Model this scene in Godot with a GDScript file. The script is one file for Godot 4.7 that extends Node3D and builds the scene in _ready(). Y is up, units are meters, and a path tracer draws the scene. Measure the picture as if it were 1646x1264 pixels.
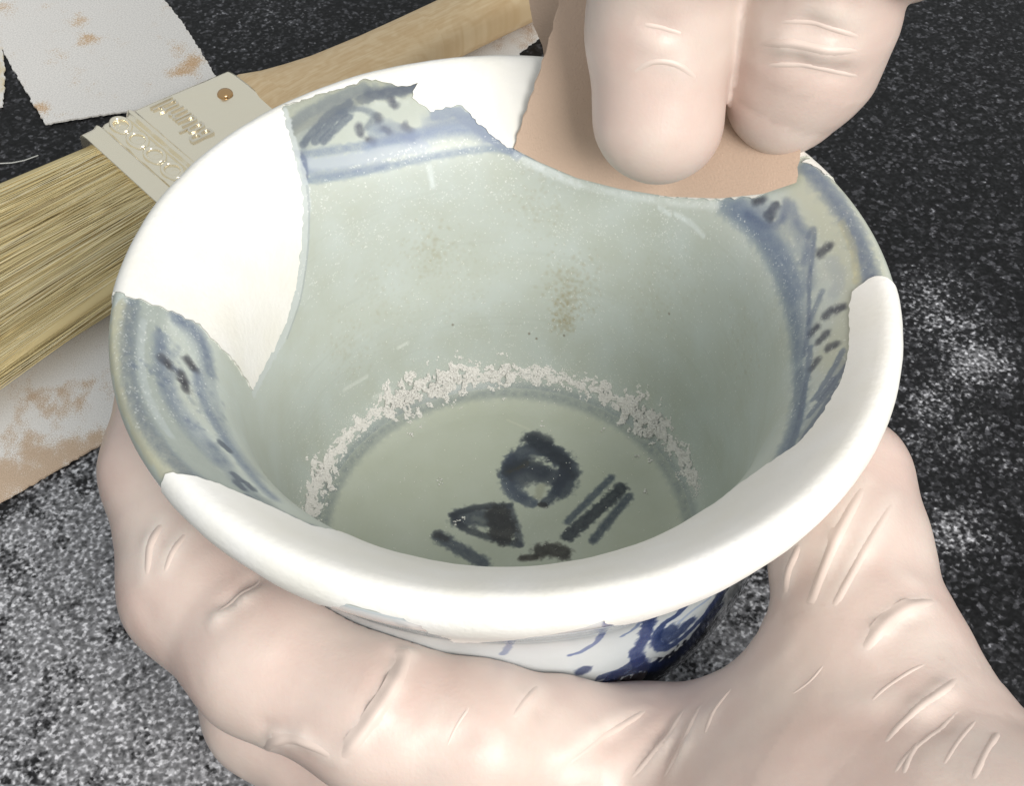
extends Node3D
# A repaired blue and white bowl held in gloved hands over a dark stone worktop.
# Builders work in millimetres (y = 0 is the worktop); meshes are stored in metres.

const MM := 0.001
const RIM_H := 74.0
const PROFILE := [Vector2(0, 19), Vector2(24, 19.1), Vector2(27, 19.6), Vector2(29.4, 21), Vector2(31.2, 23.7), Vector2(32.4, 28), Vector2(33.4, 36), Vector2(34.6, 46), Vector2(35.8, 54.5), Vector2(37, 60), Vector2(38.7, 64), Vector2(41.6, 67.4), Vector2(45, 70.5), Vector2(47.1, 72.1), Vector2(48.7, 72.9), Vector2(49.9, 72.5), Vector2(50.6, 71.2), Vector2(50.7, 69.6), Vector2(50, 67.4), Vector2(48.6, 64.8), Vector2(46.6, 61.4), Vector2(44.5, 57.8), Vector2(42.5, 53.8), Vector2(41.1, 49.4), Vector2(40.1, 44), Vector2(39.3, 37), Vector2(38.1, 29), Vector2(35.2, 21), Vector2(30.4, 15.2), Vector2(25.2, 12.4), Vector2(23.6, 11.2), Vector2(23.2, 7.4), Vector2(22.4, 6.4), Vector2(20.2, 6.4), Vector2(19.6, 8), Vector2(19.2, 11.5), Vector2(0, 12)]

var prof := PackedVector2Array()      # refined profile of the bowl, centre of the floor -> lip -> foot
var prof_s := PackedFloat32Array()    # arc length at each point
var rim_s := 0.0
var rng := RandomNumberGenerator.new()


class Shape:
	var v := PackedVector3Array()
	var n := PackedVector3Array()
	var uv := PackedVector2Array()
	var c := PackedColorArray()
	var idx := PackedInt32Array()

	func add(p: Vector3, nn: Vector3, u := Vector2.ZERO, col := Color.WHITE) -> int:
		v.append(p)
		n.append(nn)
		uv.append(u)
		c.append(col)
		return v.size() - 1

	func tri(a: int, b: int, d: int) -> void:       # front faces run clockwise: turned to agree with the normals
		var f := (v[d] - v[a]).cross(v[b] - v[a])
		if f.dot(n[a] + n[b] + n[d]) < 0.0:
			idx.append_array(PackedInt32Array([a, d, b]))
		else:
			idx.append_array(PackedInt32Array([a, b, d]))

	func quad(a: int, b: int, d: int, e: int) -> void:
		tri(a, b, d)
		tri(a, d, e)

	func smooth() -> void:
		var acc := PackedVector3Array()
		acc.resize(v.size())
		for i in range(0, idx.size(), 3):
			var a := idx[i]
			var b := idx[i + 1]
			var d := idx[i + 2]
			var f := (v[d] - v[a]).cross(v[b] - v[a])
			acc[a] += f
			acc[b] += f
			acc[d] += f
		for i in v.size():
			n[i] = acc[i].normalized() if acc[i].length_squared() > 1e-12 else Vector3.UP

	func flat_quad(a: Vector3, b: Vector3, d: Vector3, e: Vector3, out: Vector3) -> void:
		var nn := (d - a).cross(b - a).normalized()
		if nn.dot(out) < 0.0:
			nn = -nn
		var i := add(a, nn)
		add(b, nn)
		add(d, nn)
		add(e, nn)
		quad(i, i + 1, i + 2, i + 3)

	func arrays(base: Vector3) -> Array:
		var w := PackedVector3Array()
		w.resize(v.size())
		for i in v.size():
			w[i] = (v[i] - base) * 0.001
		var a := []
		a.resize(Mesh.ARRAY_MAX)
		a[Mesh.ARRAY_VERTEX] = w
		a[Mesh.ARRAY_NORMAL] = n
		a[Mesh.ARRAY_TEX_UV] = uv
		a[Mesh.ARRAY_COLOR] = c
		a[Mesh.ARRAY_INDEX] = idx
		return a


class Paint:                                          # a colour picture laid out in millimetres
	var w: int
	var h: int
	var x0: float
	var y0: float
	var kx: float
	var ky: float
	var wrap: bool
	var d: PackedByteArray
	var grain: PackedByteArray

	func setup(pw: int, ph: int, corner: Vector2, size: Vector2, turns: bool, noise: PackedByteArray) -> void:
		w = pw
		h = ph
		x0 = corner.x
		y0 = corner.y
		kx = pw / size.x
		ky = ph / size.y
		wrap = turns
		grain = noise
		d.resize(w * h * 3)

	func fill(a: Color, b: Color, soft: PackedByteArray) -> void:      # two tones mixed by a soft noise of 512 x 512
		var lw := w / 2
		var lh := h / 2
		var low := PackedByteArray()
		low.resize(lw * lh * 3)
		for i in lw * lh:
			var x := i % lw
			var y := i / lw
			var t: float = soft[((y * 2) & 511) * 512 + ((x * 2) & 511)] / 255.0 + (grain[((y * 3) & 511) * 512 + ((x * 3) & 511)] - 128) / 900.0
			var c := a.lerp(b, clampf(t, 0.0, 1.0))
			low[i * 3] = int(255.0 * c.r)
			low[i * 3 + 1] = int(255.0 * c.g)
			low[i * 3 + 2] = int(255.0 * c.b)
		var im := Image.create_from_data(lw, lh, false, Image.FORMAT_RGB8, low)
		im.resize(w, h, Image.INTERPOLATE_BILINEAR)
		d = im.get_data()

	func stroke(pts: Array, width: float, col: Color, alpha: float, soft := 0.5, rough := 0.3) -> void:
		var r := width * 0.5
		var lo := Vector2(1e9, 1e9)
		var hi := Vector2(-1e9, -1e9)
		if pts.size() > 2 and pts.size() < 20:         # a hand drawn line bends softly
			var bent := []
			for i in pts.size() - 1:
				var p0: Vector2 = pts[maxi(i - 1, 0)]
				var p3: Vector2 = pts[mini(i + 2, pts.size() - 1)]
				for k in 5:
					bent.append((pts[i] as Vector2).cubic_interpolate(pts[i + 1], p0, p3, k / 5.0))
			bent.append(pts[-1])
			pts = bent
		for p: Vector2 in pts:
			lo = lo.min(p)
			hi = hi.max(p)
		var reach := r * 1.3
		var ix0 := floori((lo.x - reach - x0) * kx)
		var ix1 := ceili((hi.x + reach - x0) * kx)
		var iy0 := maxi(0, floori((lo.y - reach - y0) * ky))
		var iy1 := mini(h - 1, ceili((hi.y + reach - y0) * ky))
		var bw := ix1 - ix0 + 1
		var bh := iy1 - iy0 + 1
		if bw <= 0 or bh <= 0:
			return
		var near := PackedFloat32Array()               # squared distance to the line, where it is close
		near.resize(bw * bh)
		near.fill(1e6)
		for i in maxi(1, pts.size() - 1):
			var a: Vector2 = pts[i]
			var b: Vector2 = pts[mini(i + 1, pts.size() - 1)]
			var e := b - a
			var il := 1.0 / maxf(e.length_squared(), 1e-6)
			var sx0 := maxi(0, floori((minf(a.x, b.x) - reach - x0) * kx) - ix0)
			var sx1 := mini(bw - 1, ceili((maxf(a.x, b.x) + reach - x0) * kx) - ix0)
			var sy0 := maxi(0, floori((minf(a.y, b.y) - reach - y0) * ky) - iy0)
			var sy1 := mini(bh - 1, ceili((maxf(a.y, b.y) + reach - y0) * ky) - iy0)
			for y in range(sy0, sy1 + 1):
				for x in range(sx0, sx1 + 1):
					var q := Vector2((x + ix0) / kx + x0, (y + iy0) / ky + y0) - a
					var m := (q - e * clampf(q.dot(e) * il, 0.0, 1.0)).length_squared()
					if m < near[y * bw + x]:
						near[y * bw + x] = m
		var r2 := reach * reach
		for i in bw * bh:
			if near[i] > r2:
				continue
			var x := i % bw + ix0
			var y := i / bw + iy0
			var m := sqrt(near[i])
			var g: float = grain[(y & 511) * 512 + (x & 511)] / 255.0
			var g2: float = grain[((y * 5) & 511) * 512 + ((x * 5) & 511)] / 255.0
			var edge := r * (1.0 + (g - 0.5) * 0.7 * (1.0 if width < 6.0 else 0.5))
			var k := (1.0 - smoothstep(edge * (1.0 - soft), edge, m)) * alpha * (1.0 - rough * (0.65 * g + 0.35 * g2))
			if k > 0.004:
				mix(x, y, col, k)

	func mix(x: int, y: int, col: Color, k: float) -> void:
		if y < 0 or y >= h:
			return
		if wrap:
			x = posmod(x, w)
		elif x < 0 or x >= w:
			return
		var o := (y * w + x) * 3
		d[o] = int(lerpf(d[o], col.r * 255.0, k))
		d[o + 1] = int(lerpf(d[o + 1], col.g * 255.0, k))
		d[o + 2] = int(lerpf(d[o + 2], col.b * 255.0, k))

	func texture() -> ImageTexture:
		return ImageTexture.create_from_image(Image.create_from_data(w, h, false, Image.FORMAT_RGB8, d))


func _ready() -> void:
	rng.seed = 20240
	# camera, surroundings, lamp
	var cam := Camera3D.new()
	cam.name = "camera"
	add_child(cam)
	cam.fov = 30.0
	cam.near = 0.01
	cam.far = 10.0
	cam.look_at_from_position(Vector3(0.88, 203.75, 137.41) * MM, Vector3(0.88, 203.75, 137.41) * MM + Vector3(0.00000, -0.74233, -0.67004), Vector3.UP)
	cam.rotate_object_local(Vector3.BACK, deg_to_rad(0.04))
	cam.current = true
	var env := Environment.new()
	env.background_mode = Environment.BG_COLOR
	env.background_color = Color(0.745, 0.76, 0.765)
	env.tonemap_mode = Environment.TONE_MAPPER_LINEAR
	env.tonemap_exposure = 1.12
	env.sdfgi_enabled = true
	env.ssao_enabled = true
	env.ssil_enabled = true
	var world := WorldEnvironment.new()
	world.name = "surroundings"
	world.environment = env
	add_child(world)
	make_lamp(Vector3(330, 560, 620), Vector3(0, 60, 0), Vector2(420, 420), 0.85)

	refine_profile()
	make_worktop()
	make_sandpaper()
	make_brush()
	make_bowl()
	make_dust()
	make_held_paper()
	make_hands()


# ---------------------------------------------------------------- small helpers
func mat(col: Color, rough: float, metal := 0.0) -> StandardMaterial3D:
	var m := StandardMaterial3D.new()
	m.albedo_color = col
	m.roughness = rough
	m.metallic = metal
	return m


func rgb(r: float, g: float, b: float) -> Color:
	return Color(r / 255.0, g / 255.0, b / 255.0)


func noise(kind: int, freq: float, octaves: int, s: int) -> FastNoiseLite:
	var f := FastNoiseLite.new()
	f.noise_type = kind as FastNoiseLite.NoiseType
	f.frequency = freq
	f.seed = s
	f.fractal_type = FastNoiseLite.FRACTAL_FBM if octaves > 1 else FastNoiseLite.FRACTAL_NONE
	f.fractal_octaves = octaves
	return f


func bytes(f: FastNoiseLite, w: int, h: int, seamless := false) -> PackedByteArray:
	var im := f.get_seamless_image(w, h) if seamless else f.get_image(w, h)
	im.convert(Image.FORMAT_L8)
	return im.get_data()


func bump_texture(freq: float, octaves: int, s: int, size := 512, strength := 4.0) -> ImageTexture:
	var im := noise(FastNoiseLite.TYPE_SIMPLEX_SMOOTH, freq, octaves, s).get_seamless_image(size, size)
	im.convert(Image.FORMAT_RGBA8)
	im.bump_map_to_normal_map(strength)
	return ImageTexture.create_from_image(im)


func with_bump(m: StandardMaterial3D, tex: Texture2D, scale: float, tile_mm: float) -> void:
	m.normal_enabled = true
	m.normal_texture = tex
	m.normal_scale = scale
	m.uv1_triplanar = true
	m.uv1_scale = Vector3.ONE * (1000.0 / tile_mm)


func thing(called: String, label: String, category: String, at := Vector3.ZERO, group := "") -> Node3D:
	var o := Node3D.new()
	o.name = called
	add_child(o, true)
	o.position = at * MM
	tag(o, label, category, group)
	return o


func tag(o: Node3D, label: String, category: String, group := "") -> void:
	o.set_meta("label", label)
	o.set_meta("category", category)
	if group:
		o.set_meta("group", group)


# shapes and their materials as one named mesh; vertices are stored relative to the base of the thing
func obj(called: String, shapes: Array, mats: Array, base := Vector3.ZERO, parent: Node3D = self) -> MeshInstance3D:
	var am := ArrayMesh.new()
	for i in shapes.size():
		am.add_surface_from_arrays(Mesh.PRIMITIVE_TRIANGLES, shapes[i].arrays(base))
		am.surface_set_material(i, mats[i])
	var o := MeshInstance3D.new()
	o.name = called
	o.mesh = am
	parent.add_child(o, true)
	if parent == self:
		o.position = base * MM
	return o


func make_lamp(at: Vector3, to: Vector3, size: Vector2, energy: float) -> void:
	var t := thing("lamp_panel", "broad white lamp panel hanging above the right side of the worktop", "lamp", at)
	t.look_at_from_position(at * MM, to * MM, Vector3.UP)
	var glow := mat(Color(0.9, 0.9, 0.9), 0.6)
	glow.emission_enabled = true
	glow.emission = Color(1.0, 0.985, 0.96)
	glow.emission_energy_multiplier = 0.6
	var box := BoxMesh.new()
	box.size = Vector3(size.x + 30, size.y + 30, 24) * MM
	var frame := MeshInstance3D.new()
	frame.name = "housing"
	frame.mesh = box
	frame.material_override = mat(Color(0.75, 0.75, 0.75), 0.5)
	frame.position = Vector3(0, 0, 18) * MM
	t.add_child(frame)
	var pane := BoxMesh.new()
	pane.size = Vector3(size.x, size.y, 4) * MM
	var diffuser := MeshInstance3D.new()
	diffuser.name = "diffuser"
	diffuser.mesh = pane
	diffuser.material_override = glow
	diffuser.position = Vector3(0, 0, 3) * MM
	t.add_child(diffuser)
	var l := AreaLight3D.new()
	l.name = "lamp_light"
	l.area_size = size * MM
	l.light_energy = energy
	l.light_color = Color(1.0, 0.985, 0.965)
	l.shadow_enabled = true
	l.area_range = 6.0
	l.position = Vector3(0, 0, -3) * MM
	t.add_child(l)


# ---------------------------------------------------------------- polygon sheets cut into a grid
# triangles of the polygon, cut along a grid so that they can follow a curved surface
func cut(poly: PackedVector2Array, cell: Vector2) -> Array:
	var lo := Vector2(1e9, 1e9)
	var hi := Vector2(-1e9, -1e9)
	for p in poly:
		lo = lo.min(p)
		hi = hi.max(p)
	var out := []
	for j in ceili((hi.y - lo.y) / cell.y):
		for i in ceili((hi.x - lo.x) / cell.x):
			var a := lo + Vector2(i, j) * cell
			var sq := PackedVector2Array([a, a + Vector2(cell.x, 0), a + cell, a + Vector2(0, cell.y)])
			for part: PackedVector2Array in Geometry2D.intersect_polygons(sq, poly):
				if part.size() < 3:
					continue
				var t := Geometry2D.triangulate_polygon(part)
				for k in range(0, t.size(), 3):
					out.append(PackedVector2Array([part[t[k]], part[t[k + 1]], part[t[k + 2]]]))
	return out


# the outline in short steps, roughened
func rough_outline(pts: Array, step: float, jag: float, s: int) -> PackedVector2Array:
	var f := noise(FastNoiseLite.TYPE_SIMPLEX, 0.55, 3, s)
	var out := PackedVector2Array()
	for i in pts.size():
		var a: Vector2 = pts[i]
		var b: Vector2 = pts[(i + 1) % pts.size()]
		var k := maxi(1, roundi(a.distance_to(b) / step))
		for j in k:
			var p := a.lerp(b, float(j) / k)
			out.append(p + Vector2(f.get_noise_2d(p.x, p.y), f.get_noise_2d(p.x + 91.0, p.y)) * jag)
	return out


# ---------------------------------------------------------------- bowl surface
func refine_profile() -> void:
	var n := PROFILE.size()
	for i in n - 1:
		var p0: Vector2 = PROFILE[maxi(i - 1, 0)]
		var p1: Vector2 = PROFILE[i]
		var p2: Vector2 = PROFILE[i + 1]
		var p3: Vector2 = PROFILE[mini(i + 2, n - 1)]
		var l := p1.distance_to(p2)
		var k := 1 if l > 15.0 else 5
		var m1 := (p2 - p0) / (p1.distance_to(p0) + 1e-6 + l) * l
		var m2 := (p3 - p1) / (l + p3.distance_to(p2) + 1e-6) * l
		if i == 0 or l > 15.0:
			m1 = p2 - p1
		for j in k:
			var t := float(j) / k
			var t2 := t * t
			var t3 := t2 * t
			prof.append(p1 * (2 * t3 - 3 * t2 + 1) + m1 * (t3 - 2 * t2 + t) + p2 * (3 * t2 - 2 * t3) + m2 * (t3 - t2))
	prof.append(PROFILE[n - 1])
	var s := 0.0
	var far := 0.0
	for i in prof.size():
		if i > 0:
			s += prof[i].distance_to(prof[i - 1])
		prof_s.append(s)
		if prof[i].x > far:
			far = prof[i].x
			rim_s = s


func prof_at(s: float) -> Array:                 # [r, y] and the normal in that plane
	var i := clampi(prof_s.bsearch(s) - 1, 0, prof.size() - 2)
	var t := clampf((s - prof_s[i]) / maxf(prof_s[i + 1] - prof_s[i], 1e-6), 0.0, 1.0)
	var d0 := prof[i + 1] - prof[maxi(i - 1, 0)]
	var d1 := prof[mini(i + 2, prof.size() - 1)] - prof[i]
	var d := d0.normalized().lerp(d1.normalized(), t)
	return [prof[i].lerp(prof[i + 1], t), Vector2(-d.y, d.x).normalized()]


func on_bowl(deg: float, s: float, off := 0.0) -> Vector3:
	var q := prof_at(s)
	var p: Vector2 = q[0] + q[1] * off
	var a := deg_to_rad(deg)
	return Vector3(p.x * cos(a), p.y, p.x * sin(a))


func bowl_normal(deg: float, s: float) -> Vector3:
	var q := prof_at(s)
	var a := deg_to_rad(deg)
	return Vector3(q[1].x * cos(a), q[1].y, q[1].x * sin(a))


const DEG_MM := 0.7                               # unrolled: one degree of the wall is about 0.7 mm


func unroll(pts: Array, near: float) -> Array:    # (degrees, s) -> flat millimetres, degrees kept within half a turn of near
	var out := []
	for p: Vector2 in pts:
		var d := p.x
		while d < near - 180.0:
			d += 360.0
		while d > near + 180.0:
			d -= 360.0
		out.append(Vector2(d * DEG_MM, p.y))
	return out


func fill_piece(pts: Array, near: float, off: float, jag: float, s: int) -> Shape:
	var outline := rough_outline(unroll(pts, near), 0.5, jag, s)
	var lumps := noise(FastNoiseLite.TYPE_SIMPLEX, 0.06, 3, s + 5)
	var tint := noise(FastNoiseLite.TYPE_SIMPLEX, 0.09, 3, s + 7)
	var sh := Shape.new()
	var put := func(p: Vector2, o: float) -> Vector3:
		var q := on_bowl(p.x / DEG_MM, p.y, 0.0)
		return on_bowl(p.x / DEG_MM, p.y, o + (0.10 * lumps.get_noise_3dv(q * 2.0) if o > 0.0 else 0.0))
	var shade := func(q: Vector3) -> Color:
		var t := clampf(0.5 + 0.9 * tint.get_noise_3dv(q), 0.0, 1.0)
		return rgb(229, 227, 219).lerp(rgb(234, 233, 229), t).srgb_to_linear()
	for t: PackedVector2Array in cut(outline, Vector2(1.4, 0.6)):
		var id := []
		for p in t:
			var q: Vector3 = put.call(p, off)
			id.append(sh.add(q, bowl_normal(p.x / DEG_MM, p.y), Vector2.ZERO, shade.call(q)))
		sh.tri(id[0], id[1], id[2])
	for i in outline.size():
		var a := outline[i]
		var b := outline[(i + 1) % outline.size()]
		var a1: Vector3 = put.call(a, off)
		var b1: Vector3 = put.call(b, off)
		var a0: Vector3 = put.call(a, -0.25)
		var b0: Vector3 = put.call(b, -0.25)
		var up := bowl_normal(a.x / DEG_MM, a.y)
		var out := (b1 - a1).cross(up).normalized()
		if not Geometry2D.is_point_in_polygon(a.lerp(b, 0.5) + (b - a).orthogonal().normalized() * 0.1, outline):
			out = -out
		var n1 := (up + out).normalized()
		var k := sh.add(a1, n1, Vector2.ZERO, shade.call(a1))
		sh.add(b1, n1, Vector2.ZERO, shade.call(b1))
		sh.add(b0, out, Vector2.ZERO, shade.call(b1))
		sh.add(a0, out, Vector2.ZERO, shade.call(a1))
		sh.quad(k, k + 1, k + 2, k + 3)
	return sh


func make_bowl() -> void:
	var base := Vector3(0, RIM_H - 67.7, 0)
	var grain := bytes(noise(FastNoiseLite.TYPE_SIMPLEX, 0.06, 4, 11), 512, 512, true)
	var soft := bytes(noise(FastNoiseLite.TYPE_SIMPLEX, 0.008, 3, 12), 512, 512, true)
	var s_floor := 29.3
	# --- the inside wall and lip
	var wall := Paint.new()
	wall.setup(2048, 512, Vector2(0, s_floor), Vector2(360 * DEG_MM, rim_s - s_floor), true, grain)
	wall.fill(rgb(179, 185, 175), rgb(187, 195, 190), soft)
	paint_wall(wall)
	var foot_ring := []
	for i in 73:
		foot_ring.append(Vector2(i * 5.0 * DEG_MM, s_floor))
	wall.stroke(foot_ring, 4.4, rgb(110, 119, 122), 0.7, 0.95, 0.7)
	# --- the floor inside
	var floor_paint := Paint.new()
	floor_paint.setup(640, 640, Vector2(-32, -32), Vector2(64, 64), false, grain)
	floor_paint.fill(rgb(182, 187, 171), rgb(188, 193, 180), soft)
	paint_floor(floor_paint)
	# --- the outside
	var out := Paint.new()
	var s_end: float = prof_s[prof_s.size() - 1]
	out.setup(2048, 512, Vector2(0, rim_s), Vector2(360 * DEG_MM, 78), true, grain)
	out.fill(rgb(206, 214, 216), rgb(214, 222, 226), soft)
	paint_outside(out)
	var m_wall := mat(Color.WHITE, 0.42)
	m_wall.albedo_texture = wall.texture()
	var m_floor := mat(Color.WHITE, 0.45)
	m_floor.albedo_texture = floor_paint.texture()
	var m_out := mat(Color.WHITE, 0.1)
	m_out.albedo_texture = out.texture()
	m_out.clearcoat_enabled = true
	m_out.clearcoat = 0.4
	m_out.clearcoat_roughness = 0.05
	var sf := Shape.new()
	var sw := Shape.new()
	var so := Shape.new()
	var seg := 192
	for part in 3:
		var sh: Shape = [sf, sw, so][part]
		var lo: float = [0.0, s_floor, rim_s][part]
		var hi: float = [s_floor, rim_s, s_end][part]
		var ss := [lo]
		for x in prof_s:
			if x > lo + 0.05 and x < hi - 0.05:
				ss.append(x)
		ss.append(hi)
		for i in ss.size():
			for j in seg + 1:
				var deg := 360.0 * j / seg
				var p := on_bowl(deg, ss[i])
				var u := Vector2(deg / 360.0, (ss[i] - s_floor) / (rim_s - s_floor))
				if part == 0:
					u = Vector2(p.x / 64.0 + 0.5, p.z / 64.0 + 0.5)
				elif part == 2:
					u = Vector2(deg / 360.0, minf((ss[i] - rim_s) / 78.0, 0.995))
				sh.add(p, bowl_normal(deg, ss[i]), u)
			if i > 0:
				for j in seg:
					var a: int = (i - 1) * (seg + 1) + j
					sh.quad(a, a + 1, a + seg + 2, a + seg + 1)
	var t := thing("bowl", "blue and white porcelain bowl with white plaster repairs, held in a gloved hand", "bowl", base)
	obj("body", [sf, sw, so], [m_floor, m_wall, m_out], base, t)
	var plaster := mat(Color.WHITE, 0.62)
	plaster.vertex_color_use_as_albedo = true
	with_bump(plaster, bump_texture(0.03, 5, 31), 0.32, 20.0)
	# the fill at the back: from the tip low on the left wall, along the rim, to the paper
	var f1 := [Vector2(180.0, 61.76), Vector2(177.8, 68.18), Vector2(176.6, 74.09), Vector2(178.3, 77.23), Vector2(177.7, 80.72), Vector2(176.9, 85.20), Vector2(176.5, 87.57)]
	f1.append_array([Vector2(178.6, 89.54)])
	var s_out := rim_s + 6.0
	var f1b := [Vector2(228.5, 88.69), Vector2(225.5, 82.97), Vector2(223.4, 78.06), Vector2(220.5, 74.51), Vector2(215.3, 69.18), Vector2(210.4, 64.58), Vector2(205.0, 61.33), Vector2(196.5, 59.86), Vector2(188.3, 60.48)]
	var back_line := [Vector2(230.2, 87.89), Vector2(236.1, 87.36), Vector2(240.9, 87.15), Vector2(244.6, 87.46), Vector2(249.6, 85.15), Vector2(252.9, 85.00), Vector2(251.8, 83.04), Vector2(254.4, 80.59), Vector2(257.2, 80.65), Vector2(260.6, 81.10), Vector2(264.2, 77.89), Vector2(-91.1, 74.81), Vector2(-84.9, 73.22), Vector2(-77.5, 71.28), Vector2(-63.8, 70.82), Vector2(-49.8, 72.55), Vector2(-40.0, 75.61), Vector2(-32.5, 79.41), Vector2(-30.2, 83.89), Vector2(-31.8, 87.67)]
	var piece := []
	piece.append_array(f1)
	piece.append(Vector2(f1[-1].x, s_out))
	piece.append(Vector2(back_line[-1].x + 362.0, s_out))
	piece.append(Vector2(back_line[-1].x + 362.0, rim_s - 0.6))
	for i in back_line.size():
		var q: Vector2 = back_line[back_line.size() - 1 - i]
		piece.append(Vector2(q.x + (360.0 if q.x < 90.0 else 0.0), minf(q.y, rim_s - 0.6)))
	piece.append_array(f1b)
	obj("plaster_fill", [fill_piece(piece, 255.0, 0.24, 0.35, 71)], [plaster], base, t).set_meta("label", "smooth white plaster fill along the back rim and left inner wall")
	# the fill at the front: the whole front lip, down over the outside
	var g1 := [Vector2(1.0, 89.88), Vector2(-1.0, 88.47), Vector2(-1.4, 86.28), Vector2(-0.4, 83.81), Vector2(2.1, 82.94), Vector2(7.4, 82.61), Vector2(13.9, 82.62), Vector2(17.4, 82.47), Vector2(23.4, 81.54), Vector2(29.6, 80.86), Vector2(33.1, 80.09)]
	var g2 := [Vector2(122.1, 79.29), Vector2(125.5, 79.96), Vector2(129.2, 81.13), Vector2(132.1, 82.58), Vector2(134.9, 84.27), Vector2(136.9, 85.87), Vector2(138.7, 87.48), Vector2(140.8, 89.25)]
	var g3 := [Vector2(109.4, 91.10), Vector2(106.1, 91.00), Vector2(102.9, 91.31), Vector2(99.9, 92.22), Vector2(98.4, 98.12), Vector2(98.1, 109.69), Vector2(93.9, 107.31), Vector2(90.9, 101.26), Vector2(86.9, 94.62), Vector2(83.8, 93.78), Vector2(80.8, 92.67), Vector2(77.9, 91.74)]
	var front := []
	front.append_array(g1)
	front.append(Vector2(g1[-1].x + 10.0, 75.0))
	front.append(Vector2(60, 73.2))
	front.append(Vector2(95, 73.0))
	front.append(Vector2(118, 73.2))
	front.append_array(g2)
	front.append(Vector2(g2[-1].x + 1.0, rim_s + 3.0))
	front.append(Vector2(g3[0].x + 14.0, rim_s + 11.0))
	front.append_array(g3)
	front.append(Vector2(g3[-1].x - 12.0, rim_s + 13.5))
	front.append(Vector2(30, rim_s + 13.0))
	front.append(Vector2(g1[0].x, rim_s + 11.0))
	obj("plaster_fill", [fill_piece(front, 60.0, 0.24, 0.25, 72)], [plaster], base, t).set_meta("label", "cream white plaster fill forming the whole front lip")
	# the thin chipped repair that follows the right part of the rim
	var chip := [Vector2(-30.5, 88.52), Vector2(-28.2, 89.14), Vector2(-24.6, 88.97), Vector2(-25.7, 88.26), Vector2(-27.8, 88.00), Vector2(-30.2, 87.39)]
	for i in 3:
		chip[i].y = rim_s + 1.0
	obj("plaster_fill", [fill_piece(chip, 0.0, 0.2, 0.3, 73)], [plaster], base, t)


func flat(pts: Array, near := 180.0) -> Array:
	return unroll(pts, near)


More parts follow.
